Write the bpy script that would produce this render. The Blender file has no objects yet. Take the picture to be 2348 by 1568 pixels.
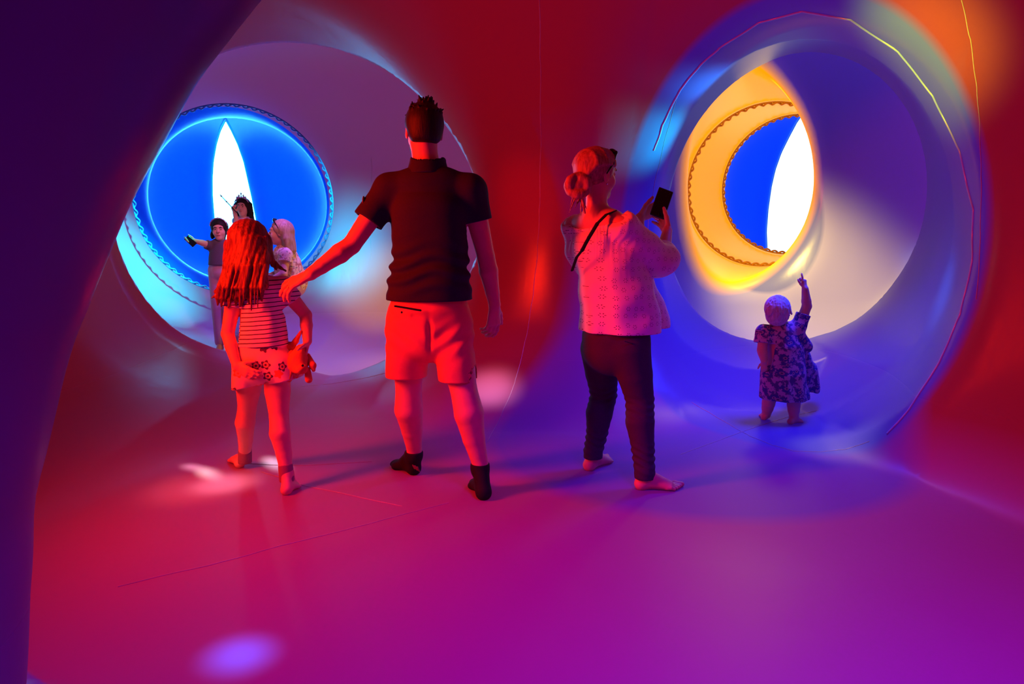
import bpy, math, random
import numpy as np
from mathutils import Vector, Matrix

# ------------------------------------------------------------------ camera
S = bpy.context.scene
COL = S.collection
CAM_H = 1.12
PITCH = math.radians(8.14)
FPX = 1565.0
cam_data = bpy.data.cameras.new('camera')
cam_data.sensor_width = 36.0
cam_data.lens = 36.0 * FPX / 2348.0
cam_data.clip_start = 0.02
cam = bpy.data.objects.new('camera', cam_data)
cam.location = (0, 0, CAM_H)
cam.rotation_euler = (math.pi / 2 - PITCH, 0, 0)
COL.objects.link(cam)
S.camera = cam

# ------------------------------------------------------------------ daylight outside the membranes
world = bpy.data.worlds.new('overcast_sky')
S.world = world
world.use_nodes = True
bg = world.node_tree.nodes['Background']
bg.inputs[0].default_value = (1, 1, 1, 1)
bg.inputs[1].default_value = 1.0

# ------------------------------------------------------------------ view and sampling
S.view_settings.view_transform = 'Standard'
S.view_settings.look = 'None'
S.view_settings.gamma = 1.0
S.view_settings.use_curve_mapping = False
S.view_settings.exposure = 0.0
cy = S.cycles
cy.use_denoising = True
try:
    cy.denoiser = 'OPENIMAGEDENOISE'
except Exception:
    pass
cy.max_bounces = 7
cy.diffuse_bounces = 4
cy.glossy_bounces = 3
cy.transmission_bounces = 3
cy.transparent_max_bounces = 6
cy.caustics_reflective = True
cy.caustics_refractive = False
cy.sample_clamp_indirect = 6.0
cy.use_adaptive_sampling = True
cy.adaptive_threshold = 0.02

# ------------------------------------------------------------------ lamps
def area(name, loc, target, size, size_y, color, power, spread=180):
    l = bpy.data.lights.new(name, 'AREA')
    l.shape = 'ELLIPSE'
    l.size = size
    l.size_y = size_y
    l.color = color
    l.energy = power
    l.spread = math.radians(spread)
    o = bpy.data.objects.new(name, l)
    o.location = loc
    d = Vector(target) - Vector(loc)
    o.rotation_euler = d.to_track_quat('-Z', 'Y').to_euler()
    COL.objects.link(o)
    return o

LAMPS = [
#   name               loc                 target            sx   sy   colour            watts  spread
 ('red_strip_lamp',   (-2.1, 2.3, 1.6), (0.2, 3.2, 0.8), 0.35, 1.2, (1.0, 0.015, 0.002), 62, 130),
 ('violet_dome_lamp', (0.9, 0.7, 2.7),     (0.8, 1.0, 0.0),  0.8, 0.8, (0.24, 0.0, 1.0), 38, 95),
 ('blue_pod_lamp',    (1.9, 4.3, 2.15),    (1.3, 4.5, 0.0),  0.4, 0.6, (0.01, 0.03, 1.0), 30, 100),
 ('yellow_side_lamp', (-0.25, 6.3, 1.2),   (-1.1, 6.2, 0.0), 0.5, 0.5, (1.0, 0.55, 0.0), 14, 140),
 ('yellow_pod_lamp',  (2.45, 6.6, 2.45),   (2.1, 5.8, 0.5), 0.4, 0.4, (1.0, 0.6, 0.02), 12, 140),
]
for a in LAMPS:
    area(*a)

def beam(name, loc, target, color, power, angle, soft=0.08, blend=1.0):
    """an added spot light standing in for window reflections and pools of light"""
    l = bpy.data.lights.new(name, 'SPOT')
    l.color = color; l.energy = power
    l.spot_size = math.radians(angle); l.spot_blend = blend
    l.shadow_soft_size = soft
    o = bpy.data.objects.new(name, l)
    o.location = loc
    o.rotation_euler = (Vector(target) - Vector(loc)).to_track_quat('-Z', 'Y').to_euler()
    COL.objects.link(o)

CY = (0.0, 0.55, 1.0)
BEAMS = [  # added spots, imitating reflections of the slits and tinting film and figures
 ('added_spot_1',  (-2.3, 5.9, 2.6),  (-3.75, 6.80, 0.80), (0.0, 0.85, 0.75), 1500, 36),
 ('added_spot_2',  (-1.3, 6.3, 2.7),  (-1.95, 8.1, 1.15), (0.0, 0.85, 1.0), 1000, 28, 0.3),
 ('added_spot_3',  (-1.8, 5.9, 2.6),  (-2.3, 5.55, 0.2),   (0.0, 0.5, 1.0), 160, 12),
 ('added_spot_4',  (-1.9, 2.4, 2.2),  (-1.36, 3.10, 0.0), (1.0, 0.6, 0.35), 480, 8, 0.06),
 ('added_spot_15', (-1.9, 2.4, 2.2),  (-1.45, 3.06, 0.0), (1.0, 0.18, 0.05), 260, 14),
 ('added_spot_16', (-2.05, 4.5, 0.55), (-1.22, 3.40, 0.0), (1.0, 0.9, 0.8), 500, 4.5, 0.03),
 ('added_spot_17', (-2.25, 4.1, 0.50), (-1.50, 3.25, 0.0), (1.0, 0.8, 0.6), 300, 5, 0.03),
 ('added_spot_18', (-2.35, 3.9, 0.55), (-1.62, 3.34, 0.0), (1.0, 0.6, 0.5), 200, 5, 0.03),
 ('added_spot_19', (-0.1, 1.2, 2.6),  (-0.90, 1.70, 0.0), (1.0, 0.3, 0.5), 110, 8, 0.1),
 ('added_spot_21', (2.1, 4.6, 1.6),   (1.00, 4.60, 1.78), (0.0, 0.9, 0.7), 420, 26, 0.08),
 ('added_spot_22', (2.1, 4.4, 1.7),   (1.16, 4.45, 2.12), (0.0, 0.6, 1.0), 160, 22, 0.08),
 ('added_spot_20', (-1.5, 4.9, 2.3),  (-2.6, 6.6, 1.1), (1.0, 0.30, 0.45), 110, 30, 0.1),
 ('added_spot_5',  (0.1, 3.0, 2.5),  (-0.14, 4.45, 0.22), (1.0, 0.75, 0.7), 800, 9, 0.08),
 ('added_spot_6',  (0.1, 1.2, 2.6),   (-0.75, 1.74, 0.0), (0.0, 0.22, 1.0), 1300, 4.2, 0.05),
 ('added_spot_7',  (1.9, 4.9, 2.2),   (2.50, 5.9, 0.75),   (1.0, 0.72, 0.12), 650, 60, 0.2),
 ('added_spot_8',  (1.7, 4.9, 2.1),   (3.2, 5.6, 1.1),    (0.0, 0.35, 1.0), 110, 11),
 ('added_spot_9',  (1.5, 4.0, 2.0),   (2.45, 3.9, 0.85),  (0.0, 0.40, 1.0), 110, 15),
 ('added_spot_10', (-1.6, 2.4, 2.0),  (0.12, 4.86, 1.42), (1.0, 0.01, 0.01), 220, 14),
 ('added_spot_11', (0.6, 2.6, 1.6),   (2.00, 3.42, 2.05),  (0.8, 1.0, 0.0), 420, 32),
 ('added_spot_12', (1.6, 4.4, 2.15),  (1.80, 3.65, 0.0),  (1.0, 0.75, 0.25), 160, 15),
 ('added_spot_13', (-1.7, 6.0, 2.7),  (-1.9, 6.5, 0.1),   (0.25, 0.08, 1.0), 260, 70),
 ('added_spot_14', (-0.9, 6.2, 2.4),  (-1.55, 8.1, 0.55),   (1.0, 0.62, 0.0), 300, 30),
]
for a in BEAMS:
    beam(*a)

# ------------------------------------------------------------------ signed distance toolbox
def W(px, py, Y):
    """the point of the scene at depth Y in front of the camera whose sight line passes (px, py)"""
    a = (px - 1174.0) / FPX
    b = (784.0 - py) / FPX
    dy = math.cos(PITCH) + b * math.sin(PITCH)
    dz = -math.sin(PITCH) + b * math.cos(PITCH)
    s = Y / dy
    return np.array([a * s, Y, CAM_H + dz * s])

def FLY(py, z=0.0):
    b = (784.0 - py) / FPX
    dy = math.cos(PITCH) + b * math.sin(PITCH)
    dz = -math.sin(PITCH) + b * math.cos(PITCH)
    return (z - CAM_H) / dz * dy

def V(*a):
    return np.array(a, dtype=np.float32)

def smin(a, b, k):
    h = np.clip(0.5 + 0.5 * (b - a) / k, 0, 1)
    return b * (1 - h) + a * h - k * h * (1 - h)

def smax(a, b, k):
    return -smin(-a, -b, k)

def ell(P, c, r):
    q = (P - V(*c)) / V(*r)
    k0 = np.sqrt((q * q).sum(1)) + 1e-9
    q2 = q / V(*r)
    k1 = np.sqrt((q2 * q2).sum(1)) + 1e-9
    return k0 * (k0 - 1.0) / k1

def ellr(P, c, r, M):
    """ellipsoid with local axes = rows of M"""
    q = (P - V(*c)) @ np.asarray(M, dtype=np.float32).T
    return ell(q, (0, 0, 0), r)

def cone(P, a, b, ra, rb):
    a = V(*a); b = V(*b)
    ab = b - a
    t = np.clip(((P - a) @ ab) / max(float(ab @ ab), 1e-9), 0, 1)
    d = P - a - t[:, None] * ab
    return np.sqrt((d * d).sum(1)) - (ra + (rb - ra) * t)

def loft(P, pts, wd, side, n=2.0):
    """tube along pts whose cross-section is an ellipse (half-width along side, half-depth across)"""
    best = None
    side = V(*side)
    side = side / np.linalg.norm(side)
    for i in range(len(pts) - 1):
        a = V(*pts[i]); b = V(*pts[i + 1])
        ab = b - a
        L2 = float(ab @ ab)
        t = ((P - a) @ ab) / L2
        tc = np.clip(t, 0, 1)
        d = P - a - tc[:, None] * ab
        ax = ab / math.sqrt(L2)
        s = side - ax * float(side @ ax); s = s / np.linalg.norm(s)
        f = np.cross(ax, s)
        u = d @ s; v = d @ f; w = d @ ax
        hw = wd[i][0] + (wd[i + 1][0] - wd[i][0]) * tc
        hd = wd[i][1] + (wd[i + 1][1] - wd[i][1]) * tc
        m = np.minimum(hw, hd)
        if n == 2.0:
            r = np.sqrt((u / hw) ** 2 + (v / hd) ** 2 + (w / m) ** 2) + 1e-9
            g = np.sqrt((u / hw ** 2) ** 2 + (v / hd ** 2) ** 2 + (w / m ** 2) ** 2) + 1e-9
            e = r * (r - 1) / g
        else:
            r = (np.abs(u / hw) ** n + np.abs(v / hd) ** n + np.abs(w / m) ** n + 1e-9) ** (1 / n)
            e = (r - 1) * m
        best = e if best is None else np.minimum(best, e)
    return best

def plane(P, p, nrm):
    nrm = V(*nrm); nrm = nrm / np.linalg.norm(nrm)
    return (P - V(*p)) @ nrm

def surf(F, lo, hi, h, steps=3, lip=1.3):
    """surface nets over the zero set of F inside the box, then Newton steps onto it"""
    lo = np.array(lo, dtype=np.float64); hi = np.array(hi, dtype=np.float64)
    B = 8
    nb = np.maximum(1, np.ceil((hi - lo) / h / B).astype(int))
    n = nb * B + 1
    bc = np.stack(np.meshgrid(*[np.arange(k) for k in nb], indexing='ij'), -1).reshape(-1, 3)
    cen = (lo + (bc + 0.5) * B * h).astype(np.float32)
    fc = F(cen)
    rad = B * h * 0.5 * math.sqrt(3) * lip + h
    arr = np.empty(n, dtype=np.float32)
    # fill by the sign of the block centre, then sample the blocks near the surface
    big = np.repeat(np.repeat(np.repeat(fc.reshape(nb), B, 0), B, 1), B, 2)
    arr[:-1, :-1, :-1] = big
    arr[-1] = arr[-2]; arr[:, -1] = arr[:, -2]; arr[:, :, -1] = arr[:, :, -2]
    act = bc[np.abs(fc) < rad]
    o = np.stack(np.meshgrid(*[np.arange(B + 1)] * 3, indexing='ij'), -1).reshape(-1, 3)
    for i in range(0, len(act), 2000):
        idx = (act[i:i + 2000, None, :] * B + o[None]).reshape(-1, 3)
        arr[idx[:, 0], idx[:, 1], idx[:, 2]] = F((lo + idx * h).astype(np.float32))
    sg = arr < 0
    c8 = [(i, j, k) for i in (0, 1) for j in (0, 1) for k in (0, 1)]
    cnt = sum(sg[i:n[0] - 1 + i, j:n[1] - 1 + j, k:n[2] - 1 + k].astype(np.int8) for i, j, k in c8)
    cells = np.argwhere((cnt > 0) & (cnt < 8))
    vid = np.full(n - 1, -1, dtype=np.int32)
    vid[cells[:, 0], cells[:, 1], cells[:, 2]] = np.arange(len(cells))
    vals = {c: arr[cells[:, 0] + c[0], cells[:, 1] + c[1], cells[:, 2] + c[2]] for c in c8}
    acc = np.zeros((len(cells), 3)); num = np.zeros(len(cells))
    for c in c8:
        for ax in range(3):
            if c[ax] == 0:
                d = list(c); d[ax] = 1; d = tuple(d)
                a, b = vals[c], vals[d]
                m = (a < 0) != (b < 0)
                t = np.where(m, a / np.where(m, a - b, 1), 0)
                p = np.tile(np.array(c, dtype=float), (len(cells), 1)); p[:, ax] = t
                acc += p * m[:, None]; num += m
    Vt = lo + (cells + acc / num[:, None]) * h
    quads = []
    for ax in range(3):
        sl0 = [slice(None)] * 3; sl1 = [slice(None)] * 3
        sl0[ax] = slice(0, n[ax] - 1); sl1[ax] = slice(1, n[ax])
        a = sg[tuple(sl0)]; b = sg[tuple(sl1)]
        e = np.argwhere(a != b)
        o1, o2 = [x for x in range(3) if x != ax]
        ok = (e[:, o1] > 0) & (e[:, o2] > 0) & (e[:, o1] < n[o1] - 1) & (e[:, o2] < n[o2] - 1)
        e = e[ok]
        def cell(d1, d2):
            q = e.copy(); q[:, o1] -= d1; q[:, o2] -= d2
            return vid[q[:, 0], q[:, 1], q[:, 2]]
        q = np.stack([cell(1, 1), cell(0, 1), cell(0, 0), cell(1, 0)], 1)
        flip = a[e[:, 0], e[:, 1], e[:, 2]]
        if ax == 1:
            flip = ~flip
        q[~flip] = q[~flip][:, ::-1]
        quads.append(q)
    Q = np.concatenate(quads)
    Q = Q[(Q >= 0).all(1)]
    X = Vt.astype(np.float32)
    N = None
    for s in range(steps + 1):
        e = h * 0.25
        g = np.stack([F(X + V(*d)) - F(X - V(*d)) for d in ((e, 0, 0), (0, e, 0), (0, 0, e))], 1) / (2 * e)
        if s == steps:
            N = g / (np.linalg.norm(g, axis=1)[:, None] + 1e-9)
            break
        f = F(X)
        g2 = (g * g).sum(1) + 1e-3
        st = np.clip(f / g2, -h, h)
        X = X - g * st[:, None] * 0.9
    return X, Q, N

def mesh_from(name, X, Q, N=None, mat=None, parent=None, attrs=None, loc=None):
    if loc is not None:
        X = X - np.array(loc, dtype=np.float32)
    me = bpy.data.meshes.new(name)
    me.vertices.add(len(X)); me.vertices.foreach_set('co', np.ascontiguousarray(X, dtype=np.float32).ravel())
    me.loops.add(Q.size); me.loops.foreach_set('vertex_index', np.ascontiguousarray(Q, dtype=np.int32).ravel())
    me.polygons.add(len(Q)); me.polygons.foreach_set('loop_start', np.arange(0, Q.size, Q.shape[1], dtype=np.int32))
    me.polygons.foreach_set('use_smooth', np.ones(len(Q), dtype=bool))
    me.update(calc_edges=True)
    for k, v in (attrs or {}).items():
        at = me.attributes.new(k, 'FLOAT', 'POINT')
        at.data.foreach_set('value', np.ascontiguousarray(v, dtype=np.float32))
    if N is not None:
        me.normals_split_custom_set_from_vertices([tuple(v) for v in N.tolist()])
    if mat:
        me.materials.append(mat)
    o = bpy.data.objects.new(name, me)
    COL.objects.link(o)
    if loc is not None and parent is None:
        o.location = loc
    if parent is not None:
        o.parent = parent
    return o

def submesh(X, Q, N, mask):
    q = Q[mask]
    u, inv = np.unique(q, return_inverse=True)
    return X[u], inv.reshape(q.shape), (None if N is None else N[u]), u

def tag(o, label=None, cat=None, group=None, kind=None):
    if label: o['label'] = label
    if cat: o['category'] = cat
    if group: o['group'] = group
    if kind: o['kind'] = kind
    return o
# ------------------------------------------------------------------ materials
def new_mat(name):
    m = bpy.data.materials.new(name)
    m.use_nodes = True
    nt = m.node_tree
    nt.nodes.clear()
    out = nt.nodes.new('ShaderNodeOutputMaterial')
    return m, nt, out

def simple(name, col, rough=0.6, metal=0.0, spec=0.4, noise=0.0, scale=60, bump=0.0, sheen=0.0):
    m, nt, out = new_mat(name)
    p = nt.nodes.new('ShaderNodeBsdfPrincipled')
    p.inputs['Roughness'].default_value = rough
    p.inputs['Metallic'].default_value = metal
    p.inputs['Specular IOR Level'].default_value = spec
    if sheen: p.inputs['Sheen Weight'].default_value = sheen
    nt.links.new(p.outputs[0], out.inputs[0])
    tc = nt.nodes.new('ShaderNodeTexCoord')
    ns = nt.nodes.new('ShaderNodeTexNoise')
    ns.inputs['Scale'].default_value = scale
    ns.inputs['Detail'].default_value = 4
    nt.links.new(tc.outputs['Object'], ns.inputs['Vector'])
    mx = nt.nodes.new('ShaderNodeMix'); mx.data_type = 'RGBA'
    mx.inputs[6].default_value = tuple(c * (1 - noise) for c in col) + (1,)
    mx.inputs[7].default_value = tuple(min(1, c * (1 + noise)) for c in col) + (1,)
    nt.links.new(ns.outputs[0], mx.inputs[0])
    nt.links.new(mx.outputs[2], p.inputs['Base Color'])
    if bump:
        b = nt.nodes.new('ShaderNodeBump')
        b.inputs['Strength'].default_value = bump
        b.inputs['Distance'].default_value = 0.004
        nt.links.new(ns.outputs[0], b.inputs['Height'])
        nt.links.new(b.outputs[0], p.inputs['Normal'])
    m['bsdf'] = p.name
    return m

# colours of the membranes: (reflected, transmitted daylight) per pod
ZONES = [
 ('dA', (0.20, 0.028, 0.05), (0.066, 0.0008, 0.004), 0.006),
 ('dL', (0.30, 0.21, 0.34), (0.092, 0.008, 0.032), 0.006),
 ('dP', (0.01, 0.10, 0.50), (0.0, 0.012, 0.30), 0.006),
 ('dR', (0.08, 0.09, 0.30), (0.016, 0.002, 0.13), 0.03),
 ('dC', (0.19, 0.18, 0.34), (0.010, 0.003, 0.21), 0.008),
 ('dY', (0.60, 0.27, 0.0), (0.78, 0.36, 0.001), 0.10),
 ('dS', (0.01, 0.15, 0.75), (0.0, 0.015, 0.32), 0.006),
]
def membrane(name):
    m, nt, out = new_mat(name)
    N = nt.nodes.new; L = nt.links.new
    def att(nm):
        a = N('ShaderNodeAttribute'); a.attribute_name = nm
        return a.outputs['Fac']
    best = att('dA')
    cr = None; ct = None
    def rgb(c):
        r = N('ShaderNodeRGB'); r.outputs[0].default_value = tuple(c) + (1,); return r.outputs[0]
    cr, ct = rgb(ZONES[0][1]), rgb(ZONES[0][2])
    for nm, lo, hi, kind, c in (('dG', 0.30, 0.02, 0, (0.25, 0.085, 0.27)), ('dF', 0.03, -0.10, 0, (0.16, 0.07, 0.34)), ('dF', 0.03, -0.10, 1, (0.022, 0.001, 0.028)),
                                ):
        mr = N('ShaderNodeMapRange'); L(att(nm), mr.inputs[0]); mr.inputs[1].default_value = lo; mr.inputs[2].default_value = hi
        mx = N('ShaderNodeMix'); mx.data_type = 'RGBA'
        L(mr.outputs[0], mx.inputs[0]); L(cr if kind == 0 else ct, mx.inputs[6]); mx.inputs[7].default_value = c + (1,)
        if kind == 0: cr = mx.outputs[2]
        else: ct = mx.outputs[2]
    for nm, c1, c2, soft in ZONES[1:]:
        a = att(nm)
        sub = N('ShaderNodeMath'); sub.operation = 'SUBTRACT'; L(best, sub.inputs[0]); L(a, sub.inputs[1])
        mr = N('ShaderNodeMapRange'); L(sub.outputs[0], mr.inputs[0])
        mr.inputs[1].default_value = -soft; mr.inputs[2].default_value = soft
        for kind in (0, 1):
            mx = N('ShaderNodeMix'); mx.data_type = 'RGBA'
            L(mr.outputs[0], mx.inputs[0]); L(cr if kind == 0 else ct, mx.inputs[6])
            mx.inputs[7].default_value = tuple(c1 if kind == 0 else c2) + (1,)
            if kind == 0: cr = mx.outputs[2]
            else: ct = mx.outputs[2]
        mn = N('ShaderNodeMath'); mn.operation = 'MINIMUM'; L(best, mn.inputs[0]); L(a, mn.inputs[1]); best = mn.outputs[0]
    for nm, lo, hi, kind, c in (                                ('dO', 0.085, 0.075, 0, (0.10, 0.08, 0.16)), ('dO', 0.085, 0.075, 1, (0.044, 0.002, 0.145))):
        mr = N('ShaderNodeMapRange'); L(att(nm), mr.inputs[0]); mr.inputs[1].default_value = lo; mr.inputs[2].default_value = hi
        mx = N('ShaderNodeMix'); mx.data_type = 'RGBA'
        L(mr.outputs[0], mx.inputs[0]); L(cr if kind == 0 else ct, mx.inputs[6]); mx.inputs[7].default_value = c + (1,)
        if kind == 0: cr = mx.outputs[2]
        else: ct = mx.outputs[2]
    geo = N('ShaderNodeNewGeometry')
    # fine creases and scuffs in the film
    ns = N('ShaderNodeTexNoise'); ns.inputs['Scale'].default_value = 2.2; ns.inputs['Detail'].default_value = 5; ns.inputs['Roughness'].default_value = 0.62
    mp = N('ShaderNodeMapping'); mp.inputs['Scale'].default_value = (1.0, 0.8, 0.5)
    L(geo.outputs['Position'], mp.inputs[0]); L(mp.outputs[0], ns.inputs['Vector'])
    ns2 = N('ShaderNodeTexNoise'); ns2.inputs['Scale'].default_value = 18; ns2.inputs['Detail'].default_value = 3
    mp2 = N('ShaderNodeMapping'); mp2.inputs['Scale'].default_value = (1.0, 1.0, 0.15)
    L(geo.outputs['Position'], mp2.inputs[0]); L(mp2.outputs[0], ns2.inputs['Vector'])
    b1 = N('ShaderNodeBump'); b1.inputs['Strength'].default_value = 0.16; b1.inputs['Distance'].default_value = 0.02; L(ns.outputs[0], b1.inputs['Height'])
    b2 = N('ShaderNodeBump'); b2.inputs['Strength'].default_value = 0.10; b2.inputs['Distance'].default_value = 0.004
    L(ns2.outputs[0], b2.inputs['Height']); L(b1.outputs[0], b2.inputs['Normal'])
    df = N('ShaderNodeBsdfDiffuse'); L(cr, df.inputs[0])
    tr = N('ShaderNodeBsdfTranslucent'); L(ct, tr.inputs[0])
    ad = N('ShaderNodeAddShader'); L(df.outputs[0], ad.inputs[0]); L(tr.outputs[0], ad.inputs[1])
    gl = N('ShaderNodeBsdfGlossy'); rg = N('ShaderNodeMapRange'); L(att('dG'), rg.inputs[0]); rg.inputs[1].default_value = 0.02; rg.inputs[2].default_value = 0.35; rg.inputs[3].default_value = 0.42; rg.inputs[4].default_value = 0.27
    L(rg.outputs[0], gl.inputs['Roughness'])
    gl.inputs[0].default_value = (1, 1, 1, 1)
    L(b2.outputs[0], gl.inputs['Normal']); L(b2.outputs[0], df.inputs['Normal'])
    fr = N('ShaderNodeFresnel'); fr.inputs[0].default_value = 1.6
    L(b2.outputs[0], fr.inputs['Normal'])
    mr = N('ShaderNodeMapRange'); mr.inputs[3].default_value = 0.02; mr.inputs[4].default_value = 0.6
    gy = N('ShaderNodeMapRange'); L(att('dY'), gy.inputs[0]); gy.inputs[1].default_value = -0.05; gy.inputs[2].default_value = 0.05; gy.inputs[3].default_value = 0.10; gy.inputs[4].default_value = 0.27
    gr = N('ShaderNodeMapRange'); L(att('dR'), gr.inputs[0]); gr.inputs[1].default_value = 0.02; gr.inputs[2].default_value = 0.22; gr.inputs[3].default_value = 0.40; gr.inputs[4].default_value = 1.0
    gm = N('ShaderNodeMath'); gm.operation = 'MULTIPLY'; L(gy.outputs[0], gm.inputs[0]); L(gr.outputs[0], gm.inputs[1])
    L(gm.outputs[0], mr.inputs[4])
    L(fr.outputs[0], mr.inputs[0])
    ms = N('ShaderNodeMixShader'); L(mr.outputs[0], ms.inputs[0]); L(ad.outputs[0], ms.inputs[1]); L(gl.outputs[0], ms.inputs[2])
    L(ms.outputs[0], out.inputs[0])
    return m

# ------------------------------------------------------------------ the inflated pods
TL0, TL1 = (-1.15, 3.1, 1.30), (-1.74, 5.35, 1.27)
PDIR = W(545, 462, 1.0) - np.array([0, 0, CAM_H])
PDIR = PDIR / np.linalg.norm(PDIR)
PC = W(545, 462, 7.2)
S1C = PC + PDIR * 1.9
S1R = 1.35
R2C = (2.2, 5.3, 1.47)
YA = math.radians(36)
YD = np.array([math.sin(YA), math.cos(YA), 0.0])
YR1 = np.array([2.64, 7.3, 1.73])
Y0 = YR1 - YD * 1.55
YR2 = YR1 + YD * 1.0 + np.array([0, 0, 0.07])
S2C = YR2 + YD * 1.35 + np.array([0, 0, 0.0])
S2R = 1.45

def pier_axis():
    px = [(760, -260), (640, -110), (550, 0), (430, 160), (330, 350), (200, 640), (100, 950), (45, 1350), (35, 1568), (30, 1750)]
    E = [W(x, y, 1.42) for x, y in px]
    out = []
    r = 0.5
    for i, e in enumerate(E):
        t = E[min(i + 1, len(E) - 1)] - E[max(i - 1, 0)]
        v = e - np.array([0, 0, CAM_H])
        o = np.cross(v, t); o = o / np.linalg.norm(o)
        if o[0] > 0: o = -o
        out.append(e + o * r)
    return out, r
PIER, PIER_R = pier_axis()

def pods(P):
    d = {}
    main = ell(P, (0.0, 1.1, 1.0), (2.8, 3.7, 2.35))
    tl = cone(P, TL0, TL1, 1.5, 1.27)
    d['dA'] = smin(main, tl, 0.8)
    L = ell(P, (-1.55, 6.58, 1.48), (2.35, 1.72, 1.78))
    d['dL'] = L
    p = cone(P, PC, PC + PDIR * 1.0, 0.92, 0.88)
    s1 = ell(P, S1C, (S1R,) * 3)
    d['dP'] = smin(p, s1, 0.2)
    tr = loft(P, [(1.10, 2.9, 1.1), (1.66, 4.25, 1.10), R2C], [(0.92, 1.18), (0.90, 1.20), (0.86, 1.04)], (1, -0.45, 0))
    r = ell(P, (2.25, 5.55, 1.5), (1.35, 0.50, 1.30))
    d['dR'] = tr
    d['dC'] = r
    y = loft(P, [(1.80, 5.78, 1.70), YR1], [(0.34, 0.92), (0.84, 0.84)], (1, -0.5, 0))
    y = smin(y, cone(P, YR1, YR2, 0.84, 0.80), 0.03)
    d['dY'] = y
    d['dS'] = ell(P, S2C, (S2R,) * 3)
    c = None
    for i in range(len(PIER) - 1):
        k = cone(P, PIER[i], PIER[i + 1], PIER_R, PIER_R)
        c = k if c is None else smin(c, k, 0.08)
    d['dO'] = c
    d['dG'] = P[:, 2]
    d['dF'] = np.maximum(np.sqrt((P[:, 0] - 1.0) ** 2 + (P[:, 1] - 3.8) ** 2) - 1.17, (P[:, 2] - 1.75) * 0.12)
    return d

def air(P):
    d = pods(P)
    f = smin(d['dA'], d['dL'], 0.04)
    f = smin(f, d['dP'], 0.35)
    kR = 0.10 + 0.55 * np.clip((2.1 - P[:, 0]) / 1.3, 0, 1)
    g = smin(smin(d['dR'], d['dC'], 0.06), d['dY'], 0.22)
    g = smin(g, d['dS'], 0.06)
    f = smin(f, g, kR)
    f = smax(f, -d['dO'], 0.15)
    kf = 0.10 + 0.5 * np.clip((P[:, 1] - 3.4) / 1.2, 0, 1) * np.clip((P[:, 0] + 0.95) / 0.5, 0, 1) * (1 - np.clip((P[:, 0] - 0.6) / 0.5, 0, 1) * np.clip((4.9 - P[:, 1]) / 0.4, 0, 1))
    kf = np.maximum(kf, 0.10 + 0.55 * np.clip((P[:, 0] - 1.95) / 0.4, 0, 1) + 0.45 * np.clip((-1.5 - P[:, 0]) / 0.5, 0, 1) * np.clip((P[:, 1] - 1.8) / 0.5, 0, 1))
    return smax(f, -P[:, 2], kf)

memb = membrane('membrane')
X, Q, N = surf(air, (-5.6, -3.2, -0.25), (6.6, 12.6, 4.0), 0.045)
Q = Q[:, ::-1]; N = -N
D = pods(X)
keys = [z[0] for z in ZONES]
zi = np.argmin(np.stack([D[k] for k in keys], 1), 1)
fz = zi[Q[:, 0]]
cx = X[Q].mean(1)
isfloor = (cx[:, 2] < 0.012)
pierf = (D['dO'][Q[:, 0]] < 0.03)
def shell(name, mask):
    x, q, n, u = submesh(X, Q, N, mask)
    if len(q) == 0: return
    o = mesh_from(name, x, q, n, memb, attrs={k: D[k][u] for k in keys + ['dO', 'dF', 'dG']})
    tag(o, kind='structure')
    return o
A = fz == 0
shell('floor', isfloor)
shell('wall_near_left', ~isfloor & pierf)
nf = ~isfloor & ~pierf
ceil = nf & A & (cx[:, 2] > 2.6)
shell('ceiling', ceil)
wa = nf & A & ~ceil
shell('wall_left', wa & (cx[:, 0] < -0.3) & (cx[:, 1] > 0))
shell('wall_right', wa & (cx[:, 0] >= -0.3) & (cx[:, 1] > 0))
shell('wall_rear', wa & (cx[:, 1] <= 0))
shell('wall_far_left', nf & (fz == 1))
shell('wall_blue_pod', nf & (fz == 2))
shell('wall_far_right', nf & (fz == 3))
shell('wall_right_pod', nf & (fz == 4))
shell('wall_yellow_pod', nf & (fz == 5))
shell('wall_end_pod', nf & (fz == 6))

# ------------------------------------------------------------------ the daylight slits
def glow(name, col, strength):
    m, nt, out = new_mat(name)
    e = nt.nodes.new('ShaderNodeEmission')
    e.inputs[0].default_value = tuple(col) + (1,)
    e.inputs[1].default_value = strength
    nt.links.new(e.outputs[0], out.inputs[0])
    return m
glow_l = glow('daylit_film_cyan', (0.045, 0.50, 1.0), 26.0)
glow_r = glow('daylit_film_pale', (0.60, 0.97, 1.0), 1.8)
frame_mat = simple('seam_tape', (0.15, 0.5, 0.75), 0.4)

def hit(px, py, C, R):
    """far crossing of the sight line with a spherical pod wall"""
    o = np.array([0, 0, CAM_H]); d = W(px, py, 1.0) - o; d = d / np.linalg.norm(d)
    oc = o - C; b = oc @ d; c = oc @ oc - R * R
    t = -b + math.sqrt(max(b * b - c, 0))
    return o + d * t

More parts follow.
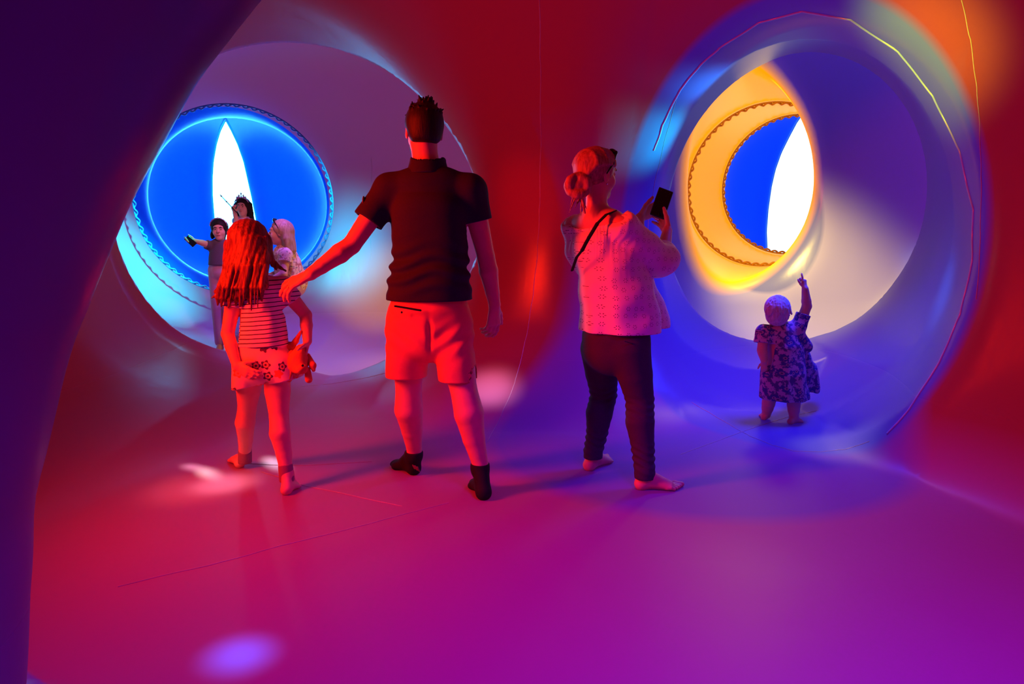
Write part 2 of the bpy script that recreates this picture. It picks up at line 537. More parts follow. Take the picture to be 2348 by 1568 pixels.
def slit(name, rows, C, R, white_glow, label):
    """a lens-shaped window on the pod wall; rows: (y, left x, right x) of its outline"""
    from itertools import product
    ys = [r[0] for r in rows]
    def lerp(y, k):
        return np.interp(y, ys, [r[k] for r in rows])
    yy = np.linspace(ys[0], ys[-1], 40)
    Vv = []
    Qf = []
    nx = 8
    for j, y in enumerate(yy):
        l, r = lerp(y, 1), lerp(y, 2)
        for i in range(nx + 1):
            p = hit(l + (r - l) * i / nx, y, C, R - 0.03)
            Vv.append(p)
    for j in range(len(yy) - 1):
        for i in range(nx):
            a = j * (nx + 1) + i
            Qf.append((a, a + 1, a + nx + 2, a + nx + 1))
    o = mesh_from(name, np.array(Vv), np.array(Qf), None, white_glow)
    sm = o.modifiers.new('thick', 'SOLIDIFY'); sm.thickness = 0.015
    tag(o, label=label, kind='structure')
    # welded hem around the slit
    edge = [j * (nx + 1) for j in range(len(yy))] + [j * (nx + 1) + nx for j in range(len(yy) - 1, -1, -1)]
    cu = bpy.data.curves.new('hem', 'CURVE'); cu.dimensions = '3D'; cu.bevel_depth = 0.008
    sp = cu.splines.new('POLY'); sp.points.add(len(edge) - 1); sp.use_cyclic_u = True
    for q, e in zip(sp.points, edge):
        q.co = tuple(Vv[e]) + (1,)
    cu.materials.append(frame_mat)
    h = bpy.data.objects.new('hem', cu); COL.objects.link(h); h.parent = o
    return o
slit('window_1', [(278, 517, 518), (300, 506, 530), (330, 497, 544), (370, 490, 558), (410, 487.5, 567), (450, 488, 576), (500, 492, 586), (550, 500, 592), (600, 512, 592), (650, 532, 584), (690, 556, 562)],
     S1C, S1R, glow_l, 'tall white pointed slit window glowing in the blue pod on the left')
slit('window_2', [(250, 1849, 1850), (280, 1828, 1872), (310, 1812, 1886), (350, 1792, 1898), (390, 1778, 1905), (430, 1769, 1908), (480, 1762, 1906), (530, 1758, 1900), (580, 1760, 1888), (620, 1768, 1870), (660, 1790, 1830)],
     S2C, S2R, glow_r, 'white pointed slit window glowing beyond the yellow tunnel on the right')

def march(pts):
    """where the sight lines through these picture points meet the pod walls"""
    o = np.array([0, 0, CAM_H]); d = np.array([nrm2(W(x, y, 1.0) - o) for x, y in pts])
    t = np.full(len(pts), 0.3)
    for _ in range(90):
        f = air((o + d * t[:, None]).astype(np.float32))
        t = t + np.clip(-f, 0.0, 0.3) * 0.8
    return o + d * t[:, None]
def nrm2(v): return v / np.linalg.norm(v)
# ------------------------------------------------------------------ sculpting tools for figures
def nrm(v):
    v = np.array(v, dtype=float)
    return v / (np.linalg.norm(v) + 1e-12)

class Sculpt:
    def __init__(self):
        self.p = []      # (fn, centre, radius, k, op)
        self.lo = np.full(3, 1e9); self.hi = np.full(3, -1e9)
    def _b(self, pts, r, op):
        pts = np.array(pts, dtype=float)
        c = (pts.min(0) + pts.max(0)) / 2
        R = np.linalg.norm(pts - c, axis=1).max() + r
        if op == 'add':
            self.lo = np.minimum(self.lo, pts.min(0) - r); self.hi = np.maximum(self.hi, pts.max(0) + r)
        return c.astype(np.float32), R
    def cone(self, a, b, ra, rb, k=0.012, op='add'):
        c, R = self._b([a, b], max(ra, rb), op)
        self.p.append((lambda P, a=tuple(a), b=tuple(b): cone(P, a, b, ra, rb), c, R, k, op)); return self
    def chain(self, pts, rs, k=0.012, op='add'):
        for i in range(len(pts) - 1):
            self.cone(pts[i], pts[i + 1], rs[i], rs[i + 1], k if i == 0 else 0.006, op)
        return self
    def ell(self, c0, r, M=None, k=0.012, op='add'):
        c, R = self._b([c0], max(r), op)
        Mx = np.eye(3) if M is None else np.array(M)
        self.p.append((lambda P: ellr(P, tuple(c0), tuple(r), Mx), c, R, k, op)); return self
    def loft(self, pts, wd, side, k=0.02, op='add', n=2.0):
        m = max(max(w) for w in wd)
        c, R = self._b(pts, m * 1.05, op)
        self.p.append((lambda P: loft(P, pts, wd, tuple(side), n), c, R, k, op)); return self
    def plane(self, p, nr, k=0.004):
        """keep only what lies behind the plane"""
        self.p.append((lambda P: plane(P, p, nr), None, 0, k, 'cut')); return self
    def fn(self, f):
        self.p.append((f, None, 0, 0, 'disp')); return self
    def __call__(self, P):
        out = np.full(len(P), 1.0, dtype=np.float32)
        for f, c, R, k, op in self.p:
            if op == 'disp':
                out = out + f(P); continue
            if c is None:
                v = f(P)
            else:
                d = np.sqrt(((P - c) ** 2).sum(1)) - R
                v = np.maximum(d, 0.02).astype(np.float32)
                m = d < 0.07
                if m.any():
                    v[m] = f(P[m])
            if op == 'add': out = smin(out, v, k)
            elif op == 'sub': out = smax(out, -v, k)
            elif op == 'cut': out = smax(out, v, k)
        return out
    def build(self, name, h, mat, parent, steps=2):
        X, Q, N = surf(self, self.lo - 0.03, self.hi + 0.03, h, steps=steps, lip=1.25)
        base = np.array(parent.location) if parent is not None else None
        o = mesh_from(name, X - base if base is not None else X, Q, None, mat, parent)
        return o

def folds(amp, freq, seed, direction=(0, 0, 1)):
    """soft irregular creases in cloth"""
    rng = np.random.RandomState(seed)
    ks = rng.normal(0, 1, (5, 3)) * freq
    d = V(*direction)
    ks = ks * (1 - 0.75 * np.abs(d)) 
    ph = rng.uniform(0, 6.28, 5)
    def f(P):
        s = 0
        for k, p in zip(ks, ph):
            s = s + np.sin(P @ k.astype(np.float32) + p + 1.2 * np.sin(P[:, 2] * freq * 0.6 + p))
        return (amp * s / 2.2).astype(np.float32)
    return f

def frame(fwd, up=(0, 0, 1)):
    u = nrm(up); f = np.array(fwd, dtype=float); f = nrm(f - u * (f @ u))
    r = np.cross(f, u)
    return r, f, u      # right, forward, up

def head(sc, c, fwd, up, s=1.0, nose=1.0):
    r, f, u = frame(fwd, up); M = [r, f, u]
    c = np.array(c, dtype=float)
    g = lambda a, b, d: c + (r * a + f * b + u * d) * s
    e = lambda q, rr, k=0.012, op='add': sc.ell(g(*q), [x * s for x in rr], M, k * s, op)
    e((0, -0.012, 0.022), (0.073, 0.092, 0.084))
    e((0, 0.022, -0.045), (0.056, 0.064, 0.068), 0.03)
    e((0, 0.062, -0.094), (0.026, 0.020, 0.020), 0.03)
    e((0.034, 0.055, -0.032), (0.026, 0.026, 0.026), 0.025)
    e((-0.034, 0.055, -0.032), (0.026, 0.026, 0.026), 0.025)
    e((0, 0.070, 0.028), (0.050, 0.018, 0.014), 0.02)
    for q in (-1, 1):
        e((q * 0.029, 0.097, 0.004), (0.017, 0.016, 0.012), 0.012, 'sub')
        e((q * 0.029, 0.076, 0.003), (0.014, 0.012, 0.012), 0.004)
    sc.cone(g(0, 0.082, 0.012), g(0, 0.104 + 0.006 * nose, -0.022), 0.008 * s, 0.0125 * s, 0.012 * s)
    for q in (-1, 1):
        e((q * 0.011, 0.096, -0.025), (0.008, 0.008, 0.007), 0.008)
    e((0, 0.087, -0.052), (0.022, 0.012, 0.006), 0.008)
    e((0, 0.085, -0.062), (0.019, 0.012, 0.007), 0.008)
    for q in (-1, 1):
        sc.ell(g(q * 0.076, -0.006, -0.010), (0.008 * s, 0.019 * s, 0.031 * s), M, 0.006 * s)
        sc.ell(g(q * 0.083, -0.002, -0.006), (0.006 * s, 0.010 * s, 0.018 * s), M, 0.004 * s, 'sub')
    return g, M

def face_parts(parent, c, fwd, up, s, brow_mat, lip_mat, eye_mat):
    r, f, u = frame(fwd, up); c = np.array(c, dtype=float)
    g = lambda a, b, d: c + (r * a + f * b + u * d) * s
    for q in (-1, 1):
        e = Sculpt().ell(g(q * 0.029, 0.0835, 0.003), (0.0085 * s, 0.006 * s, 0.0055 * s), [r, f, u])
        e.build('eye', 0.0022 * s * 1.2, eye_mat, parent)
        b = Sculpt().chain([g(q * 0.014, 0.0925, 0.021), g(q * 0.030, 0.092, 0.026), g(q * 0.044, 0.082, 0.020)], [0.0035 * s, 0.0038 * s, 0.002 * s])
        b.build('eyebrow', 0.0025 * s * 1.2, brow_mat, parent)
    m = Sculpt().ell(g(0, 0.093, -0.057), (0.020 * s, 0.0075 * s, 0.0075 * s), [r, f, u])
    m.build('lips', 0.003 * s, lip_mat, parent)

FINGERS = []
def hand(sc, wrist, d, palm, thumb_side, s=1.0, curl=(0.5, 0.6, 0.7, 0.8), thumb=0.5, spread=0.16, rw=0.026, thumb_dir=None):
    """palm and five bent fingers; d points to the fingers, palm is the way the fingers close"""
    w = np.array(wrist, dtype=float)
    d = nrm(d); palm = nrm(np.array(palm) - d * (np.array(palm) @ d))
    t = np.cross(d, palm)
    if t @ np.array(thumb_side) < 0: t = -t
    kn = w + d * 0.092 * s
    sc.loft([w, w + d * 0.05 * s, kn], [(rw * s * 0.92, rw * s * 0.72), (0.036 * s, 0.017 * s), (0.039 * s, 0.0125 * s)], t, 0.014 * s)
    L = [(0.041, 0.026, 0.020), (0.046, 0.029, 0.021), (0.043, 0.027, 0.020), (0.033, 0.021, 0.018)]
    R0 = [0.0092, 0.0095, 0.0090, 0.0080]
    for i in range(4):
        q = (1.5 - i) / 1.5
        base = kn + t * q * 0.0285 * s - d * abs(q - 0.3) * 0.006 * s
        dd = nrm(d + t * q * spread)
        a = 0
        pts = [base - dd * 0.02 * s, base]
        for j in range(3):
            a += curl[i] * (0.75, 1.0, 0.7)[j]
            v = dd * math.cos(a) + palm * math.sin(a)
            pts.append(pts[-1] + v * L[i][j] * s)
        FINGERS.append(pts)
        rs = [R0[i] * 1.0, R0[i] * 1.1, R0[i] * 1.0, R0[i] * 0.92, R0[i] * 0.78]
        sc.chain(pts, [x * s for x in rs], 0.006 * s)
    b = w + d * 0.025 * s + t * 0.024 * s + palm * 0.006 * s
    td = nrm(d * 0.75 + t * 0.75 + palm * thumb) if thumb_dir is None else nrm(thumb_dir)
    m = b + td * 0.042 * s
    m2 = m + nrm(td + d * 0.5 + palm * thumb * 0.3) * 0.032 * s
    m3 = m2 + nrm(td + d * 0.7 + palm * thumb * 0.4) * 0.026 * s
    sc.chain([b, m, m2, m3], [0.015 * s, 0.0125 * s, 0.0105 * s, 0.0085 * s], 0.012 * s)
    return kn

def foot(sc, ankle, heel, toe, s=1.0, toes=True, side=1, r0=0.034):
    """heel and toe are points on the ground; side=+1 when the big toe is to the right of the walking direction"""
    a = np.array(ankle, float); h = np.array(heel, float); t = np.array(toe, float)
    d = t - h; L = np.linalg.norm(d[:2]); d = d / np.linalg.norm(d)
    up = np.array([0, 0, 1.0]); r = nrm(np.cross(d, up))
    hc = h + up * 0.028 * s + d * 0.03 * s
    sc.cone(a, hc, r0 * s, 0.030 * s, 0.02 * s)
    ball = h + d * L * 0.70 + up * 0.017 * s
    sc.loft([hc, h + d * L * 0.42 + up * 0.032 * s, ball], [(0.029 * s, 0.028 * s), (0.032 * s, 0.029 * s), (0.044 * s, 0.016 * s)], r, 0.02 * s)
    sc.cone(a + d * 0.015 * s, ball + up * 0.004, 0.030 * s, 0.017 * s, 0.03 * s)
    if toes:
        for i in range(5):
            q = (i - 2) / 2.0 * -side
            base = ball + r * q * 0.033 * s - up * 0.003 * s - d * abs(i) * 0.004 * s
            ln = (0.30, 0.27, 0.24, 0.20, 0.15)[i] * L
            rr = (0.0125, 0.0088, 0.0085, 0.008, 0.0078)[i] * s
            tip = base + d * ln - up * (0.004 * s)
            tip[2] = max(tip[2], t[2] + rr)
            mid = (base + tip) / 2 + up * 0.005 * s
            sc.chain([base, mid, tip], [rr, rr * 0.95, rr], 0.005 * s)
    else:
        sc.loft([ball, t - d * 0.025 * s + up * 0.018 * s], [(0.044 * s, 0.020 * s), (0.036 * s, 0.018 * s)], r, 0.02 * s)

def person(loc, label):
    e = bpy.data.objects.new('person', None)
    e.empty_display_size = 0.2
    e.location = tuple(loc)
    COL.objects.link(e)
    tag(e, label, 'person')
    return e

def thing(name, loc, label, cat, group=None):
    e = bpy.data.objects.new(name, None)
    e.empty_display_size = 0.05
    e.location = tuple(loc)
    COL.objects.link(e)
    tag(e, label, cat, group)
    return e

def ground(x, y):
    z = np.linspace(1.2, -0.1, 261, dtype=np.float32)
    P = np.stack([np.full_like(z, x), np.full_like(z, y), z], 1)
    f = air(P)
    i = np.argmax(f > 0)
    return float(z[i])

# ------------------------------------------------------------------ cloth and skin
def pattern(name, base, rough, builder, bump=0.0, alpha=False):
    m, nt, out = new_mat(name)
    p = nt.nodes.new('ShaderNodeBsdfPrincipled')
    p.inputs['Roughness'].default_value = rough
    p.inputs['Specular IOR Level'].default_value = 0.25
    nt.links.new(p.outputs[0], out.inputs[0])
    tc = nt.nodes.new('ShaderNodeTexCoord')
    col, hgt = builder(nt, tc.outputs['Object'])
    nt.links.new(col, p.inputs['Base Color'])
    if bump:
        b = nt.nodes.new('ShaderNodeBump'); b.inputs['Strength'].default_value = bump; b.inputs['Distance'].default_value = 0.004
        if hgt is None:
            ns = nt.nodes.new('ShaderNodeTexNoise'); ns.inputs['Scale'].default_value = 35
            nt.links.new(tc.outputs['Object'], ns.inputs['Vector']); hgt = ns.outputs[0]
        nt.links.new(hgt, b.inputs['Height']); nt.links.new(b.outputs[0], p.inputs['Normal'])
    return m

def mathn(nt, op, a, b=None, c=None):
    n = nt.nodes.new('ShaderNodeMath'); n.operation = op
    for i, v in enumerate((a, b, c)):
        if v is None: continue
        if isinstance(v, (int, float)): n.inputs[i].default_value = v
        else: nt.links.new(v, n.inputs[i])
    return n.outputs[0]
def mixc(nt, f, a, b):
    n = nt.nodes.new('ShaderNodeMix'); n.data_type = 'RGBA'
    for i, v in ((0, f), (6, a), (7, b)):
        if isinstance(v, (int, float)): n.inputs[i].default_value = v
        elif isinstance(v, tuple): n.inputs[i].default_value = v + (1,)
        else: nt.links.new(v, n.inputs[i])
    return n.outputs[2]
def step(nt, v, a, b):
    n = nt.nodes.new('ShaderNodeMapRange'); n.inputs[1].default_value = a; n.inputs[2].default_value = b
    nt.links.new(v, n.inputs[0]); return n.outputs[0]
def noise(nt, vec, scale, detail=3, rough=0.5):
    n = nt.nodes.new('ShaderNodeTexNoise'); n.inputs['Scale'].default_value = scale; n.inputs['Detail'].default_value = detail
    n.inputs['Roughness'].default_value = rough
    nt.links.new(vec, n.inputs['Vector']); return n.outputs[0]
def voro(nt, vec, scale, rnd=1.0, feature='F1', out='Distance'):
    n = nt.nodes.new('ShaderNodeTexVoronoi'); n.inputs['Scale'].default_value = scale; n.feature = feature
    n.inputs['Randomness'].default_value = rnd
    nt.links.new(vec, n.inputs['Vector']); return n.outputs[out], n
def sepxyz(nt, vec):
    n = nt.nodes.new('ShaderNodeSeparateXYZ'); nt.links.new(vec, n.inputs[0]); return n.outputs

def stripes(nt, vec):
    o = sepxyz(nt, vec)
    z = mathn(nt, 'ADD', o[2], mathn(nt, 'MULTIPLY', o[0], -0.06))
    w = mathn(nt, 'ADD', z, mathn(nt, 'MULTIPLY', noise(nt, vec, 6), 0.012))
    fr = mathn(nt, 'FRACT', mathn(nt, 'MULTIPLY', w, 1 / 0.0198))
    a = mathn(nt, 'ABSOLUTE', mathn(nt, 'SUBTRACT', fr, 0.5))
    return mixc(nt, step(nt, a, 0.09, 0.13), (0.03, 0.02, 0.08), (0.80, 0.74, 0.78)), None

def flat_cells(nt, vec, scale, rnd):
    """voronoi cells seen on the x-z face of a garment, so printed motifs stay round"""
    n = nt.nodes.new('ShaderNodeTexVoronoi'); n.voronoi_dimensions = '2D'; n.inputs['Scale'].default_value = scale
    n.inputs['Randomness'].default_value = rnd
    o = sepxyz(nt, vec)
    c = nt.nodes.new('ShaderNodeCombineXYZ')
    nt.links.new(mathn(nt, 'ADD', o[0], mathn(nt, 'MULTIPLY', o[1], 0.55)), c.inputs[0]); nt.links.new(o[2], c.inputs[1])
    nt.links.new(c.outputs[0], n.inputs['Vector'])
    # offset from the cell centre
    s = nt.nodes.new('ShaderNodeVectorMath'); s.operation = 'SCALE'; s.inputs['Scale'].default_value = 1.0
    nt.links.new(c.outputs[0], s.inputs[0])
    d = nt.nodes.new('ShaderNodeVectorMath'); d.operation = 'SUBTRACT'
    nt.links.new(s.outputs[0], d.inputs[0]); nt.links.new(n.outputs['Position'], d.inputs[1])
    q = sepxyz(nt, d.outputs[0])
    ang = mathn(nt, 'ARCTAN2', q[1], q[0])
    rad = mathn(nt, 'MULTIPLY', mathn(nt, 'SQRT', mathn(nt, 'ADD', mathn(nt, 'MULTIPLY', q[0], q[0]), mathn(nt, 'MULTIPLY', q[1], q[1]))), scale)
    return rad, ang, n

def flowers(nt, vec):
    rad, ang, n = flat_cells(nt, vec, 14.0, 0.75)
    pet = mathn(nt, 'ADD', 0.27, mathn(nt, 'MULTIPLY', mathn(nt, 'COSINE', mathn(nt, 'MULTIPLY', ang, 5)), 0.055))
    d = mathn(nt, 'SUBTRACT', rad, pet)
    inside = step(nt, d, 0.015, -0.015)
    ring = step(nt, mathn(nt, 'ABSOLUTE', d), 0.075, 0.055)
    o = sepxyz(nt, n.outputs['Color'])
    outline = mathn(nt, 'GREATER_THAN', o[0], 0.4)
    mask = mathn(nt, 'MULTIPLY', inside, 1.0)
    c1 = mixc(nt, mathn(nt, 'GREATER_THAN', o[1], 0.62), (0.10, 0.02, 0.10), (0.75, 0.18, 0.06))
    base = (0.82, 0.60, 0.58)
    c = mixc(nt, mask, base, c1)
    core = step(nt, rad, 0.19, 0.16)
    c = mixc(nt, mathn(nt, 'MULTIPLY', core, outline), c, (0.80, 0.40, 0.25))
    c = mixc(nt, step(nt, rad, 0.09, 0.06), c, c1)
    return c, None

def eyelets(nt, vec):
    rad, ang, n = flat_cells(nt, vec, 24.0, 0.35)
    a = mathn(nt, 'ABSOLUTE', mathn(nt, 'SUBTRACT', rad, 0.19))
    k = mathn(nt, 'COSINE', mathn(nt, 'MULTIPLY', ang, 6))
    dot = mathn(nt, 'MULTIPLY', step(nt, a, 0.075, 0.045), step(nt, k, 0.35, 0.7))
    o = sepxyz(nt, vec)
    fade = step(nt, o[2], 1.32, 0.85)
    dot = mathn(nt, 'MULTIPLY', dot, mathn(nt, 'ADD', 0.6, mathn(nt, 'MULTIPLY', fade, 0.4)))
    return mixc(nt, dot, (0.84, 0.80, 0.84), (0.12, 0.05, 0.12)), None

def floral(nt, vec):
    rad, ang, n = flat_cells(nt, vec, 15.0, 1.0)
    nz = noise(nt, vec, 38, 3, 0.6)
    pet = mathn(nt, 'ADD', 0.30, mathn(nt, 'MULTIPLY', mathn(nt, 'COSINE', mathn(nt, 'MULTIPLY', ang, 8)), 0.05))
    d = mathn(nt, 'ADD', mathn(nt, 'SUBTRACT', rad, pet), mathn(nt, 'MULTIPLY', mathn(nt, 'SUBTRACT', nz, 0.5), 1.1))
    fl = step(nt, d, 0.02, -0.03)
    leaf = step(nt, noise(nt, vec, 30, 3, 0.6), 0.50, 0.56)
    c = mixc(nt, leaf, (0.62, 0.30, 0.48), (0.12, 0.06, 0.22))
    c = mixc(nt, fl, c, (0.06, 0.04, 0.26))
    c = mixc(nt, step(nt, rad, 0.16, 0.12), c, (0.50, 0.22, 0.34))
    c = mixc(nt, step(nt, rad, 0.07, 0.05), c, (0.05, 0.02, 0.12))
    return c, None

def blotches(nt, vec):
    n1 = noise(nt, vec, 30, 3, 0.55)
    c = mixc(nt, step(nt, n1, 0.52, 0.58), (0.85, 0.62, 0.40), (0.55, 0.22, 0.16))
    n2 = noise(nt, vec, 44, 2, 0.5)
    return mixc(nt, step(nt, n2, 0.60, 0.64), c, (0.30, 0.28, 0.20)), None

def weave(c1, c2, scale=90):
    def f(nt, vec):
        return mixc(nt, noise(nt, vec, scale, 4, 0.6), c1, c2), None
    return f
def strands(c1, c2):
    def f(nt, vec):
        mp = nt.nodes.new('ShaderNodeMapping'); mp.inputs['Scale'].default_value = (1, 1, 0.12); nt.links.new(vec, mp.inputs[0])
        n = noise(nt, mp.outputs[0], 110, 4, 0.65)
        return mixc(nt, step(nt, n, 0.3, 0.7), c1, c2), n
    return f

skin = simple('skin', (0.70, 0.33, 0.24), 0.5, noise=0.10, scale=30, bump=0.04)
skin_child = simple('child_skin', (0.76, 0.38, 0.29), 0.5, noise=0.06, scale=25)
eye_m = simple('eye_dark', (0.03, 0.02, 0.02), 0.15)
lip_m = simple('lips', (0.55, 0.16, 0.15), 0.4)
dark_hair = pattern('dark_hair', None, 0.55, strands((0.007, 0.004, 0.004), (0.020, 0.010, 0.008)), 0.6)
brown_hair = pattern('brown_hair', None, 0.38, strands((0.05, 0.016, 0.012), (0.26, 0.09, 0.055)), 0.8)
auburn_hair = pattern('auburn_hair', None, 0.45, strands((0.22, 0.08, 0.05), (0.55, 0.26, 0.16)), 0.7)
blond_hair = pattern('blond_hair', None, 0.45, strands((0.30, 0.17, 0.09), (0.58, 0.38, 0.22)), 0.7)
white_hair = pattern('pale_blond_hair', None, 0.5, strands((0.45, 0.36, 0.36), (0.85, 0.76, 0.74)), 0.7)
navy = pattern('navy_knit', None, 0.85, weave((0.014, 0.008, 0.034), (0.024, 0.014, 0.055), 140), 0.25)
shorts_m = pattern('coral_cotton', None, 0.75, weave((0.74, 0.17, 0.11), (0.82, 0.22, 0.15), 60), 0.2)
black_cloth = pattern('black_cotton', None, 0.8, weave((0.008, 0.007, 0.009), (0.016, 0.014, 0.018), 120), 0.3)
sock_red = pattern('dusky_sock', None, 0.85, weave((0.26, 0.10, 0.16), (0.34, 0.14, 0.22), 140), 0.3)
denim = pattern('dark_denim', None, 0.8, weave((0.036, 0.016, 0.055), (0.058, 0.026, 0.085), 160), 0.4)
stripe_m = pattern('striped_jersey', None, 0.8, stripes, 0.1)
flower_m = pattern('flower_print', None, 0.8, flowers, 0.1)
eyelet_m = pattern('eyelet_cotton', None, 0.8, eyelets, 0.3)
floral_m = pattern('floral_cotton', None, 0.8, floral, 0.2)
blotch_m = pattern('mottled_print', None, 0.8, blotches, 0.1)
plush_m = pattern('orange_plush', None, 0.95, weave((0.60, 0.17, 0.06), (0.78, 0.27, 0.11), 120), 0.8)
grey_polo = pattern('grey_knit', None, 0.85, weave((0.10, 0.07, 0.10), (0.14, 0.10, 0.13), 120), 0.2)
pink_cloth = pattern('rose_cotton', None, 0.8, weave((0.55, 0.28, 0.34), (0.62, 0.33, 0.40), 90), 0.2)
lilac_cloth = pattern('lilac_satin', None, 0.45, weave((0.50, 0.35, 0.65), (0.60, 0.45, 0.75), 60), 0.1)
silver = simple('silver_metal', (0.8, 0.78, 0.8), 0.2, 1.0)
gold = simple('gold_metal', (0.9, 0.6, 0.25), 0.2, 1.0)
black_plastic = simple('black_plastic', (0.008, 0.008, 0.01), 0.3)
glass_black = simple('black_glass', (0.004, 0.004, 0.006), 0.08)
# ------------------------------------------------------------------ the man
def mid(a, b, t=0.5):
    return np.array(a) * (1 - t) + np.array(b) * t

UP = np.array([0, 0, 1.0])
def make_man():
    e = person((W(1020, 1100, 3.08)[0], 3.08, 0), 'man seen from behind in dark polo shirt and coral shorts, hand on the girl\'s shoulder')
    H = 0.005
    fw = nrm((0.03, 1, 0)); rt = np.cross(fw, UP)
    shL, shR = W(892, 436, 3.09), W(1079, 436, 3.07)
    elL, wrL = W(806, 562, 3.03), W(714, 627, 2.93)
    elR, wrR = W(1114, 588, 3.10), W(1134, 697, 3.12)
    nb = W(981, 400, 3.09)
    hd = W(972, 300, 3.13)
    hipc = W(985, 735, 3.07)
    hL, hR = W(938, 758, 3.08), W(1034, 758, 3.06)
    kL, kR = W(937, 890, 3.12), W(1063, 892, 3.00)
    aL, aR = W(950, 1040, 3.21), W(1101, 1072, 2.965)
    b = Sculpt()
    b.loft([hipc, W(988, 600, 3.08), W(988, 490, 3.08), W(984, 428, 3.09)], [(0.155, 0.10), (0.145, 0.095), (0.165, 0.11), (0.13, 0.08)], rt, 0.03)
    b.cone(nb - UP * 0.02, hd - UP * 0.05 - fw * 0.02, 0.060, 0.056, 0.03)
    for s0, el, wr in ((shL, elL, wrL), (shR, elR, wrR)):
        b.cone(nb - UP * 0.03, s0, 0.05, 0.052, 0.03)
        b.chain([s0, mid(s0, el, 0.4), el, mid(el, wr, 0.3), mid(el, wr, 0.75), wr], [0.052, 0.048, 0.040, 0.043, 0.032, 0.027], 0.02)
    # left hand on the girl's upper arm
    dL = nrm(W(668, 650, 2.94) - wrL)
    FINGERS.clear()
    hand(b, wrL, dL, np.array([-0.15, 0.55, -0.85]), np.array([-0.2, 0.8, 0.6]), 1.06, (0.26, 0.30, 0.40, 0.48), 0.9, 0.34, thumb_dir=nrm(np.array([-0.5, 0.8, -0.2])))
    # the ring sits on the first joint of the third finger of that hand
    FINGERS[:] = FINGERS[:4]
    q0, q1 = FINGERS[2][1], FINGERS[2][2]
    RING[0] = mid(q0, q1, 0.45); RING[1] = q1 - q0
    # right hand hanging, relaxed
    hand(b, wrR, nrm(W(1131, 770, 3.13) - wrR), (-0.5, 0.5, 0), (-0.2, 1.0, 0.0), 1.0, (0.35, 0.5, 0.6, 0.65), 0.3, 0.08)
    for h0, k0, a0, sd in ((hL, kL, aL, -1), (hR, kR, aR, 1)):
        calf = mid(k0, a0, 0.30) - fw * 0.022 + rt * 0.004 * sd
        b.chain([h0, mid(h0, k0, 0.5), k0, calf, mid(k0, a0, 0.62) - fw * 0.008, a0 + UP * 0.02, a0], [0.088, 0.078, 0.060, 0.066, 0.050, 0.036, 0.035], 0.02)
    gf, M = head(b, hd, (-0.28, 1, -0.12), (0, 0.08, 1), 1.0)
    bo = b.build('body', H, skin, e)
    face_parts(e, hd, (-0.28, 1, -0.12), (0, 0.08, 1), 1.0, dark_hair, lip_m, eye_m)
    # hair, short, tousled on top
    r, f, u = frame((-0.28, 1, -0.12), (0, 0.08, 1))
    c = Sculpt()
    c.ell(hd + u * 0.026 - f * 0.018, (0.086, 0.101, 0.096), [r, f, u])
    c.ell(hd - u * 0.030 - f * 0.052, (0.064, 0.052, 0.060), [r, f, u], 0.03)
    c.plane(hd - u * 0.068, -UP * 1.0 - f * 0.1, 0.02)
    c.ell(hd + f * 0.085 - u * 0.052, (0.078, 0.078, 0.085), [r, f, u], 0.01, 'sub')
    for q in (-1, 1):
        c.ell(hd + r * q * 0.083 + f * 0.004 - u * 0.022, (0.020, 0.030, 0.034), [r, f, u], 0.008, 'sub')
    rng = np.random.RandomState(4)
    for i in range(70):
        th = rng.uniform(0, 6.28); ph = rng.uniform(0.0, 1.15)
        n = r * math.sin(ph) * math.cos(th) * 0.086 + f * math.sin(ph) * math.sin(th) * 0.10 + u * math.cos(ph) * 0.093
        p = hd + u * 0.026 - f * 0.018 + n * 0.97
        dr = nrm(n) + rng.normal(0, 0.35, 3)
        L = rng.uniform(0.012, 0.034) * (1.15 - 0.6 * ph)
        c.cone(p, p + nrm(dr) * L, 0.008, 0.0025, 0.006)
    c.build('hair', 0.004, dark_hair, e)
    # beard along the jaw
    c = Sculpt()
    c.ell(hd + f * 0.030 - u * 0.066, (0.060, 0.064, 0.056), [r, f, u])
    c.plane(hd - u * 0.028, UP, 0.01)
    c.ell(hd + f * 0.085 - u * 0.048, (0.030, 0.03, 0.026), [r, f, u], 0.006, 'sub')
    c.build('beard', 0.004, dark_hair, e)
    # polo shirt
    c = Sculpt()
    c.loft([W(984, 690, 3.07), W(985, 655, 3.07), W(989, 600, 3.08), W(989, 490, 3.08), W(985, 432, 3.085)],
           [(0.193, 0.135), (0.186, 0.13), (0.170, 0.118), (0.184, 0.125), (0.140, 0.095)], rt, 0.03, n=2.3)
    c.chain([nb - UP * 0.045 + rt * 0.0, shL + UP * 0.002], [0.062, 0.062], 0.05)
    c.chain([nb - UP * 0.045, shR + UP * 0.002], [0.062, 0.062], 0.05)
    eL = mid(shL, elL, 0.63); eR = mid(shR, elR, 0.50)
    c.cone(shL, eL, 0.066, 0.070, 0.035); c.cone(shR, eR, 0.066, 0.062, 0.035)
    c.cone(nb - UP * 0.06 , nb + UP * 0.0, 0.085, 0.066, 0.03)
    c.fn(folds(0.0028, 24, 3, (0.8, 0, 0.2)))
    def waist(P):   # bunching of cloth near the waist
        z = P[:, 2]
        w = np.exp(-((z - 1.01) / 0.09) ** 2)
        return (0.006 * w * np.sin(z * 95 + 2.5 * np.sin(P[:, 0] * 9 + 1) + np.sin(P[:, 0] * 23))).astype(np.float32)
    c.fn(waist)
    c.plane(W(984, 692, 2.95), (0, 0.0, -1), 0.004)
    dl = nrm(elL - shL); dr = nrm(elR - shR)
